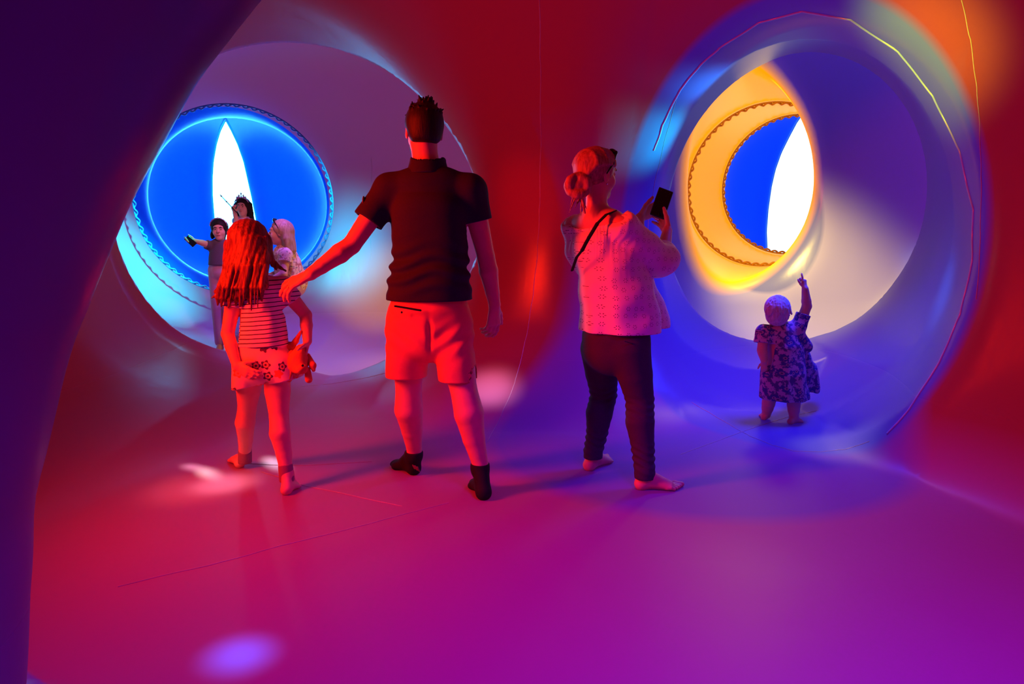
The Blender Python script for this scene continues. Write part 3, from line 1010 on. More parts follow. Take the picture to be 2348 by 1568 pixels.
    def cutend(p0, d, rad):
        # removes everything beyond p0 along d, within a tube of radius rad
        def f(P):
            a = plane(P, p0, d); bb = cone(P, p0, p0 + d * 0.3, rad, rad)
            return np.minimum(a, -bb)
        c.p.append((f, None, 0, 0.003, 'cut'))
    cutend(mid(shL, elL, 0.56), dl, 0.10)
    cutend(mid(shR, elR, 0.46), dr, 0.085)
    c.cone(mid(shL, elL, 0.48), mid(shL, elL, 0.8), 0.052, 0.052, 0.003, 'sub')
    c.cone(mid(shR, elR, 0.38), mid(shR, elR, 0.7), 0.050, 0.050, 0.003, 'sub')
    sh = c.build('polo_shirt', H, navy, e)
    # collar
    c = Sculpt()
    nk = nb + UP * 0.03
    c.cone(nk - UP * 0.04, nk + UP * 0.025 + fw * 0.012, 0.098, 0.080, 0.01)
    c.plane(nk + UP * 0.042 , UP + fw * 0.12, 0.006)
    c.plane(nk - UP * 0.030, -UP, 0.006)
    c.cone(nk - UP * 0.1, nk + UP * 0.1, 0.070, 0.070, 0.003, 'sub')
    c.build('collar', 0.004, navy, e)
    # sleeve patch
    c = Sculpt(); pc = mid(shL, elL, 0.34) + nrm((-0.8, -0.5, 0.5)) * 0.064
    c.ell(pc, (0.006, 0.020, 0.024), None)
    c.build('sleeve_patch', 0.004, simple('patch_cloth', (0.10, 0.02, 0.03), 0.8), e)
    # shorts
    c = Sculpt()
    hemL, hemR = W(931, 868, 3.11), W(1051, 866, 3.02)
    c.loft([W(985, 672, 3.07), W(985, 720, 3.07), W(986, 768, 3.07)], [(0.165, 0.115), (0.186, 0.128), (0.188, 0.125)], rt, 0.02, n=2.2)
    c.loft([W(936, 752, 3.08), hemL - UP * 0.02], [(0.100, 0.108), (0.093, 0.098)], rt, 0.02, n=2.2)
    c.loft([W(1036, 752, 3.06), hemR - UP * 0.02], [(0.096, 0.108), (0.084, 0.096)], rt, 0.02, n=2.2)
    def seat(P):
        x = P[:, 0] - W(988, 760, 3.0)[0]; z = P[:, 2] - W(988, 775, 3.0)[2]
        return (0.012 * np.exp(-(x / 0.012) ** 2) * np.exp(-((z - 0.02) / 0.07) ** 2) * (P[:, 1] < 3.05)
                + 0.0035 * np.sin(np.abs(x) * 60 - z * 75) * np.exp(-(z / 0.07) ** 2)).astype(np.float32)
    c.fn(seat)
    c.fn(folds(0.0022, 30, 9, (0.2, 0, 0.6)))
    c.plane(W(985, 684, 3.07), UP, 0.006)
    c.plane(W(985, 868, 3.05), -UP, 0.004)
    c.cone(mid(hL, kL, 0.72), kL - UP * 0.05, 0.080, 0.074, 0.003, 'sub')
    c.cone(mid(hR, kR, 0.72), kR - UP * 0.05, 0.076, 0.072, 0.003, 'sub')
    c.build('shorts', H, shorts_m, e)
    # back pocket flap and button
    c = Sculpt(); q = W(935, 705, 2.925)
    c.chain([q + rt * -0.055 + UP * 0.006, q + rt * 0.055 - UP * 0.012], [0.0045, 0.0045]); c.build('pocket_edge', 0.003, black_cloth, e)
    c = Sculpt().ell(W(921, 716, 2.935), (0.005, 0.005, 0.005)); c.build('button', 0.002, black_plastic, e)
    # socks
    for nm, a0, hl, to, sd, r0 in (('sock', aL, W(958, 1098, 3.215), W(903, 1061, 3.37), 1, 0.036), ('sock', aR, W(1112, 1150, 2.875), W(1092, 1095, 3.10), -1, 0.036)):
        c = Sculpt()
        hl = np.array([hl[0], hl[1], 0.0]); to = np.array([to[0], to[1], 0.0])
        foot(c, a0, hl, to, 1.06, False, sd, 0.037)
        up_leg = a0 + (UP * 1.0) * (0.010 if a0 is aL else 0.02)
        c.cone(a0 - UP * 0.01, up_leg, 0.040, 0.040, 0.01)
        c.plane(up_leg, UP, 0.003)
        s0 = c.build(nm, 0.0045, black_cloth, e)
        if a0 is aL:
            lg = Sculpt()
            g0 = W(953, 1068, 3.185)
            for i, (dx, dz) in enumerate(((-0.012, 0.008), (0.0, 0.003), (0.012, -0.003))):
                lg.chain([g0 + rt * dx + UP * dz - fw * 0.012, g0 + rt * (dx + 0.009) + UP * (dz - 0.017 - 0.002 * i) - fw * 0.012], [0.0028, 0.0028])
            lg.build('sock_emblem', 0.002, simple('emblem_print', (0.16, 0.05, 0.04), 0.6), e)
    # wedding ring on the hand that rests on the girl
    tor = torus(RING[0], RING[1], 0.0105, 0.0022)
    mesh_from('wedding_ring', tor[0] - np.array(e.location), tor[1], None, gold, e)
    return e

def torus(c, axis, R, r, n=24, m=8, sq=None):
    a = nrm(axis); x = nrm(np.cross(a, (0.3, 0.5, 0.81))); y = np.cross(a, x)
    Vv = []; F = []
    for i in range(n):
        t = 2 * math.pi * i / n; d = x * math.cos(t) + y * math.sin(t)
        for j in range(m):
            p = 2 * math.pi * j / m
            Vv.append(np.array(c) + d * (R + r * math.cos(p)) + a * r * math.sin(p))
            F.append((i * m + j, ((i + 1) % n) * m + j, ((i + 1) % n) * m + (j + 1) % m, i * m + (j + 1) % m))
    return np.array(Vv), np.array(F)
RING = [None, None]
man = make_man()
# ------------------------------------------------------------------ shared pieces for clothing
def cut_tube(c, p0, d, rad, depth=0.3):
    """end a sleeve or trouser leg: take away what lies beyond p0 along d inside a tube"""
    d = nrm(d)
    def f(P):
        return np.minimum(plane(P, p0, d), -cone(P, p0, p0 + d * depth, rad, rad))
    c.p.append((f, None, 0, 0.003, 'cut'))

def lock(c, pts, r0, r1, k=0.010):
    n = len(pts)
    c.chain(pts, [r0 + (r1 - r0) * (i / (n - 1)) ** 1.4 for i in range(n)], k)

# ------------------------------------------------------------------ the girl with the toy
def make_girl():
    e = person((W(600, 1100, 3.15)[0], 3.15, 0), 'girl seen from behind with long red-brown hair, striped T-shirt and flowered shorts')
    H = 0.0045
    fw = nrm((0.10, 1, 0)); rt = np.cross(fw, UP)
    hd = W(575, 558, 3.13); nb = W(592, 632, 3.13)
    shL, shR = W(541, 662, 3.10), W(647, 658, 3.14)
    elL, wrL = W(522, 765, 3.08), W(543, 838, 3.01)
    elR, wrR = W(701, 722, 3.18), W(705, 782, 3.12)
    hipc = W(603, 815, 3.12)
    hL, hR = W(573, 850, 3.14), W(634, 850, 3.10)
    kL, kR = W(567, 935, 3.21), W(640, 955, 3.06)
    aL, aR = W(561, 1046, 3.33), W(657, 1086, 3.01)
    b = Sculpt()
    b.loft([hipc, W(597, 730, 3.12), W(594, 668, 3.12)], [(0.10, 0.075), (0.092, 0.07), (0.088, 0.065)], rt, 0.02)
    b.cone(nb - UP * 0.02, hd - UP * 0.05, 0.038, 0.036, 0.02)
    for s0, el, wr in ((shL, elL, wrL), (shR, elR, wrR)):
        b.cone(nb - UP * 0.03, s0, 0.03, 0.034, 0.02)
        b.chain([s0, mid(s0, el, 0.4), el, mid(el, wr, 0.4), wr], [0.036, 0.034, 0.028, 0.028, 0.020], 0.015)
    hand(b, wrL, nrm(W(590, 868, 2.965) - wrL), (0.1, 1, 0.1), (0.2, 0, 1), 0.70, (0.25, 0.3, 0.35, 0.45), 0.2, 0.1, rw=0.025)
    hand(b, wrR, nrm(W(697, 812, 3.09) - wrR), (-0.6, -0.6, -0.3), (-0.5, -0.6, 0.5), 0.74, (0.75, 0.85, 0.9, 0.9), 0.8, 0.05, rw=0.025)
    for h0, k0, a0 in ((hL, kL, aL), (hR, kR, aR)):
        b.chain([h0, mid(h0, k0, 0.45), k0, mid(k0, a0, 0.28) - fw * 0.014, mid(k0, a0, 0.65), a0], [0.062, 0.057, 0.043, 0.046, 0.035, 0.027], 0.015)
    F0, U0 = (0.42, 1, 0.02), (0.03, 0.02, 1)
    head(b, hd, F0, U0, 0.90, 0.6)
    foot(b, aL, (*W(553, 1078, 3.32)[:2], 0.0), (*W(531, 1050, 3.47)[:2], 0.0), 0.76, True, 1, 0.03)
    foot(b, aR, (*W(652, 1140, 2.94)[:2], 0.0), (*W(684, 1108, 3.08)[:2], 0.0), 0.76, True, -1, 0.03)
    b.build('body', H, skin_child, e)
    face_parts(e, hd, F0, U0, 0.90, brown_hair, lip_m, eye_m)
    # hair
    r, f, u = frame(F0, U0)
    c = Sculpt()
    k0 = hd + u * 0.022 - f * 0.014
    c.ell(k0, (0.083, 0.097, 0.090), [r, f, u])
    c.ell(hd + f * 0.085 - u * 0.045, (0.062, 0.070, 0.080), [r, f, u], 0.01, 'sub')
    rng = np.random.RandomState(8)
    # crown locks falling down the back and drifting to the left
    tgt = [(503, 690), (508, 702), (517, 690), (524, 705), (533, 690), (541, 700), (548, 692), (556, 700), (563, 680), (572, 697), (580, 665), (590, 668), (600, 690), (607, 640), (497, 678), (512, 672), (528, 660), (545, 668), (499, 700)]
    for i, (tx, ty) in enumerate(tgt):
        q = (tx - 495) / 115.0
        st = W(528 + 84 * q, 552 + 22 * abs(q - 0.5), 3.135 - 0.085 * math.sin(math.pi * min(1, max(0, q))))
        m1 = W(524 + 82 * q, 610, 3.055 - 0.03 * math.sin(math.pi * q))
        m2 = W(tx + (600 - tx) * 0.10, 655, 3.020)
        tp = W(tx, ty, 3.035 + rng.uniform(-0.01, 0.01))
        lock(c, [st, m1, m2, mid(m2, tp, 0.6) + np.array([rng.uniform(-.006, .006), -0.004, 0]), tp], rng.uniform(0.022, 0.028), 0.0040, 0.022)
    for tx, ty in ((626, 600), (634, 612), (655, 615)):   # a few locks over the right shoulder
        st = W(612, 548, 3.13)
        lock(c, [st, W(618, 590, 3.10), W((618 + tx) / 2, ty - 5, 3.10), W(tx, ty + 6, 3.10)], 0.017, 0.004, 0.01)
    for i in range(26):   # thin strands
        q = rng.uniform(0, 1)
        st = W(527 + 84 * q, 545, 3.09 - 0.05 * math.sin(math.pi * q))
        tx = 497 + 100 * q + rng.uniform(-8, 8); ty = rng.uniform(660, 712)
        m1 = W(520 + 88 * q, 610, 3.020 - 0.02 * math.sin(math.pi * q))
        m2 = W(tx + (600 - tx) * 0.08, 660, 2.998)
        lock(c, [st, m1, m2, W(tx, ty, 3.012)], 0.0085, 0.0022, 0.003)
    lock(c, [W(505, 660, 3.03), W(494, 678, 3.02), W(484, 684, 3.02)], 0.007, 0.002, 0.004)
    def rip(P):
        return (0.0009 * np.sin(P[:, 0] * 260 + 9 * np.sin(P[:, 2] * 9) + 30 * (P[:, 1] - 3.0))).astype(np.float32)
    c.fn(rip)
    c.build('hair', 0.004, brown_hair, e)
    # T-shirt
    c = Sculpt()
    c.loft([W(601, 800, 3.12), W(600, 770, 3.12), W(596, 720, 3.12), W(594, 670, 3.12)], [(0.126, 0.098), (0.118, 0.094), (0.108, 0.086), (0.098, 0.075)], rt, 0.02, n=2.2)
    c.cone(nb - UP * 0.045, shL, 0.042, 0.046, 0.03); c.cone(nb - UP * 0.045, shR, 0.042, 0.046, 0.03)
    c.cone(shL, mid(shL, elL, 0.5), 0.048, 0.046, 0.02); c.cone(shR, mid(shR, elR, 0.55), 0.048, 0.050, 0.02)
    cut_tube(c, mid(shL, elL, 0.40), elL - shL, 0.070); cut_tube(c, mid(shR, elR, 0.48), elR - shR, 0.075)
    c.cone(mid(shR, elR, 0.35), elR, 0.040, 0.037, 0.003, 'sub'); c.cone(mid(shL, elL, 0.3), elL, 0.039, 0.034, 0.003, 'sub')
    c.fn(folds(0.0018, 30, 12, (0, 0, 0.5)))
    c.plane(W(601, 798, 3.03), -UP, 0.003)
    c.plane(nb + UP * 0.01, UP, 0.01)
    c.build('striped_shirt', H, stripe_m, e)
    # shorts
    c = Sculpt()
    c.loft([W(602, 790, 3.12), W(603, 820, 3.12), W(606, 838, 3.12)], [(0.118, 0.092), (0.130, 0.102), (0.128, 0.100)], rt, 0.02, n=2.2)
    hmL, hmR = W(571, 885, 3.14), W(646, 880, 3.10)
    c.loft([W(571, 836, 3.13), W(567, 885, 3.14)], [(0.070, 0.085), (0.062, 0.080)], rt, 0.015, n=2.2)
    c.loft([W(643, 836, 3.10), W(656, 882, 3.10)], [(0.076, 0.088), (0.088, 0.085)], rt, 0.015, n=2.2)
    c.fn(folds(0.002, 34, 22, (0, 0, 0.4)))
    c.plane(W(601, 793, 3.03), UP, 0.003)
    c.plane(W(606, 884, 3.03), nrm((0.20, 0, -1)), 0.003)
    c.cone(mid(hL, kL, 0.25), kL, 0.060, 0.056, 0.003, 'sub'); c.cone(mid(hR, kR, 0.25), kR, 0.060, 0.055, 0.003, 'sub')
    c.build('shorts', H, flower_m, e)
    for a0, dz in ((aL, 0.03), (aR, 0.03)):
        c = Sculpt()
        lean = nrm(kL - aL if a0 is aL else kR - aR)
        c.cone(a0 - UP * 0.028, a0 + lean * 0.040, 0.0335, 0.0325)
        c.plane(a0 + lean * 0.042, lean, 0.002)
        c.plane(a0 - UP * 0.035, -UP, 0.004)
        c.build('ankle_sock', 0.004, sock_red, e)
    return e
girl = make_girl()

def make_toy():
    base = W(683, 835, 3.07)
    t = thing('plush_toy', base, 'orange plush dog with floppy ears dangling from the girl\'s right hand', 'toy')
    c = Sculpt()
    hc = W(683, 832, 3.06)
    c.ell(hc, (0.046, 0.046, 0.052)); c.ell(W(690, 846, 3.02), (0.030, 0.028, 0.024), None, 0.02)
    c.cone(W(688, 800, 3.08), hc, 0.022, 0.03, 0.03)
    c.fn(folds(0.0012, 90, 2))
    c.build('head', 0.0035, plush_m, t)
    c = Sculpt().chain([W(668, 808, 3.09), W(652, 832, 3.06), W(655, 860, 3.05)], [0.011, 0.016, 0.010]); c.build('ear', 0.0035, plush_m, t)
    c = Sculpt().chain([W(706, 815, 3.09), W(717, 838, 3.06), W(719, 848, 3.05)], [0.011, 0.016, 0.009]); c.build('ear', 0.0035, plush_m, t)
    c = Sculpt()
    c.chain([W(676, 815, 3.12), W(662, 800, 3.14), W(655, 830, 3.14)], [0.026, 0.034, 0.030], 0.02)
    c.fn(folds(0.0012, 90, 5)); c.build('torso', 0.0035, plush_m, t)
    for pts in ([W(668, 845, 3.05), W(662, 868, 3.04)], [W(705, 848, 3.05), W(708, 870, 3.04)]):
        c = Sculpt().chain(pts, [0.014, 0.0165]); c.build('paw', 0.0035, plush_m, t)
    for pts in ([W(664, 800, 3.14), W(678, 782, 3.12), W(690, 760, 3.12)], [W(652, 835, 3.14), W(642, 866, 3.10), W(636, 880, 3.08)]):
        c = Sculpt().chain(pts, [0.016, 0.013, 0.006]); c.build('leg', 0.0035, plush_m, t)
    c = Sculpt().ell(W(694, 838, 2.99), (0.006, 0.004, 0.006)); c.build('nose', 0.002, black_plastic, t)
make_toy()

# ------------------------------------------------------------------ the woman with the phone
def make_woman():
    e = person((W(1420, 1090, 3.15)[0], 3.17, 0), 'woman seen from behind in white eyelet blouse and dark jeans, holding up a phone')
    H = 0.005
    fw = nrm((0.62, 0.80, 0)); rt = np.cross(fw, UP)
    hd = W(1368, 398, 3.20); nb = W(1368, 488, 3.19)
    ch = W(1386, 560, 3.21)
    shL, shR = W(1316, 520, 3.31), W(1432, 522, 3.08)
    elR = W(1516, 600, 3.26); wrR = W(1530, 530, 3.44)
    elL = W(1462, 588, 3.60); wrL = W(1466, 500, 3.60)
    hL, hR = W(1376, 800, 3.29), W(1444, 800, 3.12)
    kL, kR = W(1384, 905, 3.36), W(1467, 915, 3.13)
    aL, aR = W(1360, 1044, 3.30), W(1478, 1090, 3.03)
    b = Sculpt()
    b.loft([W(1412, 790, 3.2), W(1402, 660, 3.21), ch, W(1375, 515, 3.20)], [(0.15, 0.11), (0.125, 0.095), (0.145, 0.10), (0.13, 0.075)], rt, 0.03)
    b.cone(nb - UP * 0.03, hd - UP * 0.05, 0.052, 0.046, 0.03)
    for s0, el, wr in ((shL, elL, wrL), (shR, elR, wrR)):
        b.cone(nb - UP * 0.03, s0, 0.050, 0.046, 0.035)
        b.chain([s0, el, mid(el, wr, 0.4), wr], [0.045, 0.036, 0.035, 0.024], 0.02)
    PH = W(1517, 466, 3.535)
    hand(b, wrR, nrm(W(1516, 492, 3.60) - wrR), nrm((-0.9, -0.25, 0.3)), (-0.5, -0.9, 0.3), 0.92, (0.30, 0.40, 0.5, 0.6), 0.5, 0.06, rw=0.024)
    hand(b, wrL, nrm(W(1492, 484, 3.62) - wrL), nrm((0.6, -0.2, 0.2)), (0.2, -0.9, 0.5), 0.92, (0.20, 0.35, 0.45, 0.5), 0.3, 0.06, rw=0.024)
    F0, U0 = (0.86, 0.62, -0.06), (0.08, -0.05, 1)
    head(b, hd, F0, U0, 0.98, 0.6)
    foot(b, aL, (*W(1344, 1078, 3.275)[:2], 0.0), (*W(1404, 1046, 3.47)[:2], 0.0), 0.95, True, -1, 0.034)
    foot(b, aR, (*W(1456, 1110, 3.03)[:2], 0.0), (*W(1567, 1117, 3.03)[:2], 0.0), 0.95, True, -1, 0.034)
    b.build('body', H, skin, e)
    face_parts(e, hd, F0, U0, 0.98, brown_hair, lip_m, eye_m)
    r, f, u = frame(F0, U0)
    # hair with a loose low bun
    c = Sculpt()
    c.ell(hd + u * 0.026 - f * 0.018, (0.083, 0.100, 0.092), [r, f, u])
    c.ell(hd + f * 0.098 - u * 0.042, (0.090, 0.085, 0.090), [r, f, u], 0.01, 'sub')
    for q in (-1, 1):
        c.ell(hd + r * q * 0.082 + f * 0.002 - u * 0.020, (0.020, 0.026, 0.034), [r, f, u], 0.008, 'sub')
    bn = W(1325, 424, 3.12)
    for i in range(16):
        t = i / 15.0
        ang = -1.3 + 2.6 * t
        st = hd + u * (0.02 + 0.085 * math.cos(ang)) + r * 0.080 * math.sin(ang) + f * 0.03
        m = hd + u * (0.015 + 0.075 * math.cos(ang)) + r * 0.080 * math.sin(ang) - f * 0.07
        lock(c, [st, mid(st, m) + (mid(st, m) - hd) * 0.10, m, mid(m, bn, 0.7), bn], 0.012, 0.012, 0.006)
    for i in range(9):   # coils of the bun
        a0 = i * 0.7
        pts = []
        for j in range(7):
            a = a0 + j * 0.55
            pts.append(bn + np.array([math.cos(a) * 0.040, -0.010 * math.sin(2 * a + i) - 0.012, math.sin(a) * 0.036]) * (0.62 + 0.07 * i % 0.4 + 0.25))
        c.chain(pts, [0.012, 0.016, 0.019, 0.019, 0.018, 0.014, 0.009], 0.006)
    c.ell(bn, (0.040, 0.036, 0.036), None, 0.01)
    rng = np.random.RandomState(5)
    for i in range(9):   # loose ends
        s0 = bn + rng.normal(0, 0.016, 3)
        tx, ty = rng.uniform(1305, 1350), rng.uniform(468, 505)
        lock(c, [s0, mid(s0, W(tx, ty, 3.1), 0.5) + rng.normal(0, 0.006, 3), W(tx, ty, 3.10)], 0.006, 0.0018, 0.004)
    c.build('hair', 0.004, auburn_hair, e)
    # sunglasses pushed up on the head
    c = Sculpt()
    s0 = hd + u * 0.098 + f * 0.048
    for q in (-1, 1):
        c.ell(s0 + r * q * 0.030 + f * 0.010, (0.027, 0.010, 0.021), [r, nrm(f + u * 0.7), nrm(u - f * 0.7)])
        c.chain([s0 + r * q * 0.060 + f * 0.004, hd + r * q * 0.087 + u * 0.045 + f * 0.015, hd + r * q * 0.090 + u * 0.000 - f * 0.02], [0.005, 0.0042, 0.0035])
    c.cone(s0 - r * 0.06, s0 + r * 0.06, 0.005, 0.005)
    c.build('sunglasses', 0.0028, glass_black, e)
    c = Sculpt().ell(hd + r * 0.080 - u * 0.045 - f * 0.004, (0.004, 0.004, 0.005)); c.build('earring', 0.002, silver, e)
    # blouse
    c = Sculpt()
    c.loft([W(1425, 762, 3.21), W(1418, 705, 3.21), W(1402, 620, 3.21), W(1388, 555, 3.21), W(1376, 517, 3.20)],
           [(0.198, 0.178), (0.190, 0.168), (0.170, 0.140), (0.172, 0.125), (0.160, 0.090)], rt, 0.03)
    c.chain([W(1440, 600, 3.26), W(1462, 660, 3.30), W(1494, 735, 3.35)], [0.07, 0.085, 0.095], 0.06)
    c.cone(shL, mid(shL, elL, 0.6), 0.052, 0.066, 0.03)
    c.chain([shL, W(1326, 570, 3.30), W(1345, 610, 3.30)], [0.052, 0.066, 0.060], 0.03)
    c.chain([shR, mid(shR, elR, 0.5) - UP * 0.012, mid(shR, elR, 0.9) - UP * 0.008], [0.068, 0.078, 0.082], 0.03)
    c.chain([mid(shR, elR, 0.9) - UP * 0.008, elR + np.array([0.01, 0, 0.012]), mid(elR, wrR, 0.45)], [0.080, 0.076, 0.052], 0.02)
    c.chain([mid(shL, elL, 0.6), elL, mid(elL, wrL, 0.60)], [0.070, 0.070, 0.046], 0.02)
    # gathered neckline
    def gather(P):
        q = P - nb.astype(np.float32)
        a = np.arctan2(q[:, 0], q[:, 1]); rr = np.sqrt(q[:, 0] ** 2 + q[:, 1] ** 2)
        w = np.exp(-(np.maximum(0, rr - 0.10) / 0.10) ** 2) * np.exp(-np.maximum(0, -0.05 - q[:, 2]) / 0.09)
        return (0.0034 * np.sin(a * 46) * w).astype(np.float32)
    c.fn(gather)
    sd = rt.astype(np.float32)
    def drape(P):
        q = P - ch.astype(np.float32)
        s1 = q @ sd
        w = np.clip(-q[:, 2] / 0.5, 0, 1)
        return (0.010 * w * np.sin(s1 * 44 + q[:, 2] * 8 + 1.0) + 0.0035 * np.sin((q[:, 0] * 26 - q[:, 2] * 34))).astype(np.float32)
    c.fn(drape)
    # wide neckline: a plane over both shoulders and the back, hollow inside
    n0, n1, n2 = W(1296, 506, 3.32), W(1350, 542, 3.08), W(1432, 500, 3.05)
    nn = np.cross(n1 - n0, n2 - n0); nn = nn if nn[2] > 0 else -nn
    c.plane(n1, nn, 0.006)
    c.loft([W(1380, 545, 3.20), W(1374, 500, 3.20)], [(0.140, 0.072), (0.150, 0.080)], rt, 0.004, 'sub')
    c.plane(W(1400, 770, 3.03), -UP, 0.004)
    c.cone(mid(elR, wrR, 0.25), wrR, 0.045, 0.034, 0.004, 'sub'); cut_tube(c, mid(elR, wrR, 0.42), wrR - elR, 0.07)
    c.build('blouse', H, eyelet_m, e)
    # bag strap
    c = Sculpt()
    pts = [W(1412, 484, 3.125), W(1390, 492, 3.075), W(1370, 512, 3.055), W(1350, 545, 3.045), W(1334, 575, 3.05), W(1322, 590, 3.075), W(1312, 620, 3.14)]
    for i in range(len(pts) - 1):
        c.loft([pts[i], pts[i + 1]], [(0.0085, 0.004)] * 2, nrm((1, 0, 0.6)), 0.002)
    c.build('bag_strap', 0.003, black_cloth, e)
    # jeans
    c = Sculpt()
    c.loft([W(1412, 735, 3.20), W(1412, 775, 3.20), W(1410, 800, 3.20)], [(0.155, 0.125), (0.168, 0.135), (0.165, 0.13)], rt, 0.02)
    for h0, k0, a0, w in ((hL, kL, aL, 1.0), (hR, kR, aR, 1.0)):
        c.chain([h0, mid(h0, k0, 0.5), k0, mid(k0, a0, 0.3) - fw * 0.012, mid(k0, a0, 0.62), a0 + UP * 0.02, a0 - UP * 0.01],
                [0.096, 0.082, 0.066, 0.066, 0.053, 0.047, 0.047], 0.02)
    kz = [kL[2], kR[2]]
    def crease(P):
        z = P[:, 2]
        w = np.exp(-((z - kR[2] + 0.03) / 0.05) ** 2) + np.exp(-((z - 0.15) / 0.055) ** 2) * 1.4
        return (0.0026 * w * np.sin(z * 190 + 3 * np.sin(P[:, 0] * 30 + 1))).astype(np.float32)
    c.fn(crease)
    def hem(P):
        xm = (aL[0] + aR[0]) / 2
        return np.where(P[:, 0] < xm, (aL[2] - 0.012) - P[:, 2], (aR[2] - 0.012) - P[:, 2]).astype(np.float32)
    c.p.append((hem, None, 0, 0.003, 'cut'))
    j = c.build('jeans', H, denim, e)
    c = Sculpt()
    q0 = W(1432, 782, 3.01); q1 = W(1470, 775, 3.06); q2 = W(1468, 735 + 60, 3.05)
    c.chain([q0, W(1450, 788, 3.03), q2], [0.002, 0.002, 0.002]); c.build('pocket_seam', 0.002, denim, e)
    return e, PH
woman, PH = make_woman()

def box_obj(name, c, dims, M, bev, mat, parent):
    """rounded slab with local axes = rows of M"""
    M = np.array(M)
    d = np.array(dims) / 2
    def f(P):
        q = np.abs((P - V(*c)) @ M.astype(np.float32).T)
        k = q - (d - bev).astype(np.float32)
        return np.sqrt((np.maximum(k, 0) ** 2).sum(1)) + np.minimum(k.max(1), 0) - bev
    r = np.linalg.norm(d)
    X, Q, N = surf(f, np.array(c) - r - 0.01, np.array(c) + r + 0.01, max(0.0018, dims[2] / 5), steps=3)
    return mesh_from(name, X - np.array(parent.location), Q, None, mat, parent)

def make_phone():
    t = thing('phone', PH, 'black smartphone held up in the woman\'s two hands beside the blue rim', 'phone')
    u = nrm(W(1526, 440, 3.555) - W(1508, 492, 3.515)); f = nrm(np.cross(u, nrm((0.97, 0.10, 0.12)))); r = np.cross(u, f)
    c = box_obj('case', PH, (0.078, 0.158, 0.011), [r, u, f], 0.0050, black_plastic, t)
    n = f if f[1] < 0 else -f
    box_obj('screen', PH + n * 0.0048, (0.070, 0.148, 0.003), [r, u, f], 0.0014, glass_black, t)
    for dx, dz, s in ((-0.024, 0.062, 0.0012), (0.0, 0.062, 0.0008), (0.024, 0.061, 0.0008)):
        k = Sculpt().ell(PH + n * 0.0062 + r * dx + u * dz, (s, s, s)); k.build('indicator', 0.0005, silver, t)
    k = Sculpt().cone(PH - u * 0.086 + r * -0.012, PH - u * 0.086 + r * 0.012, 0.003, 0.003); k.build('charm_clasp', 0.0018, silver, t)
make_phone()

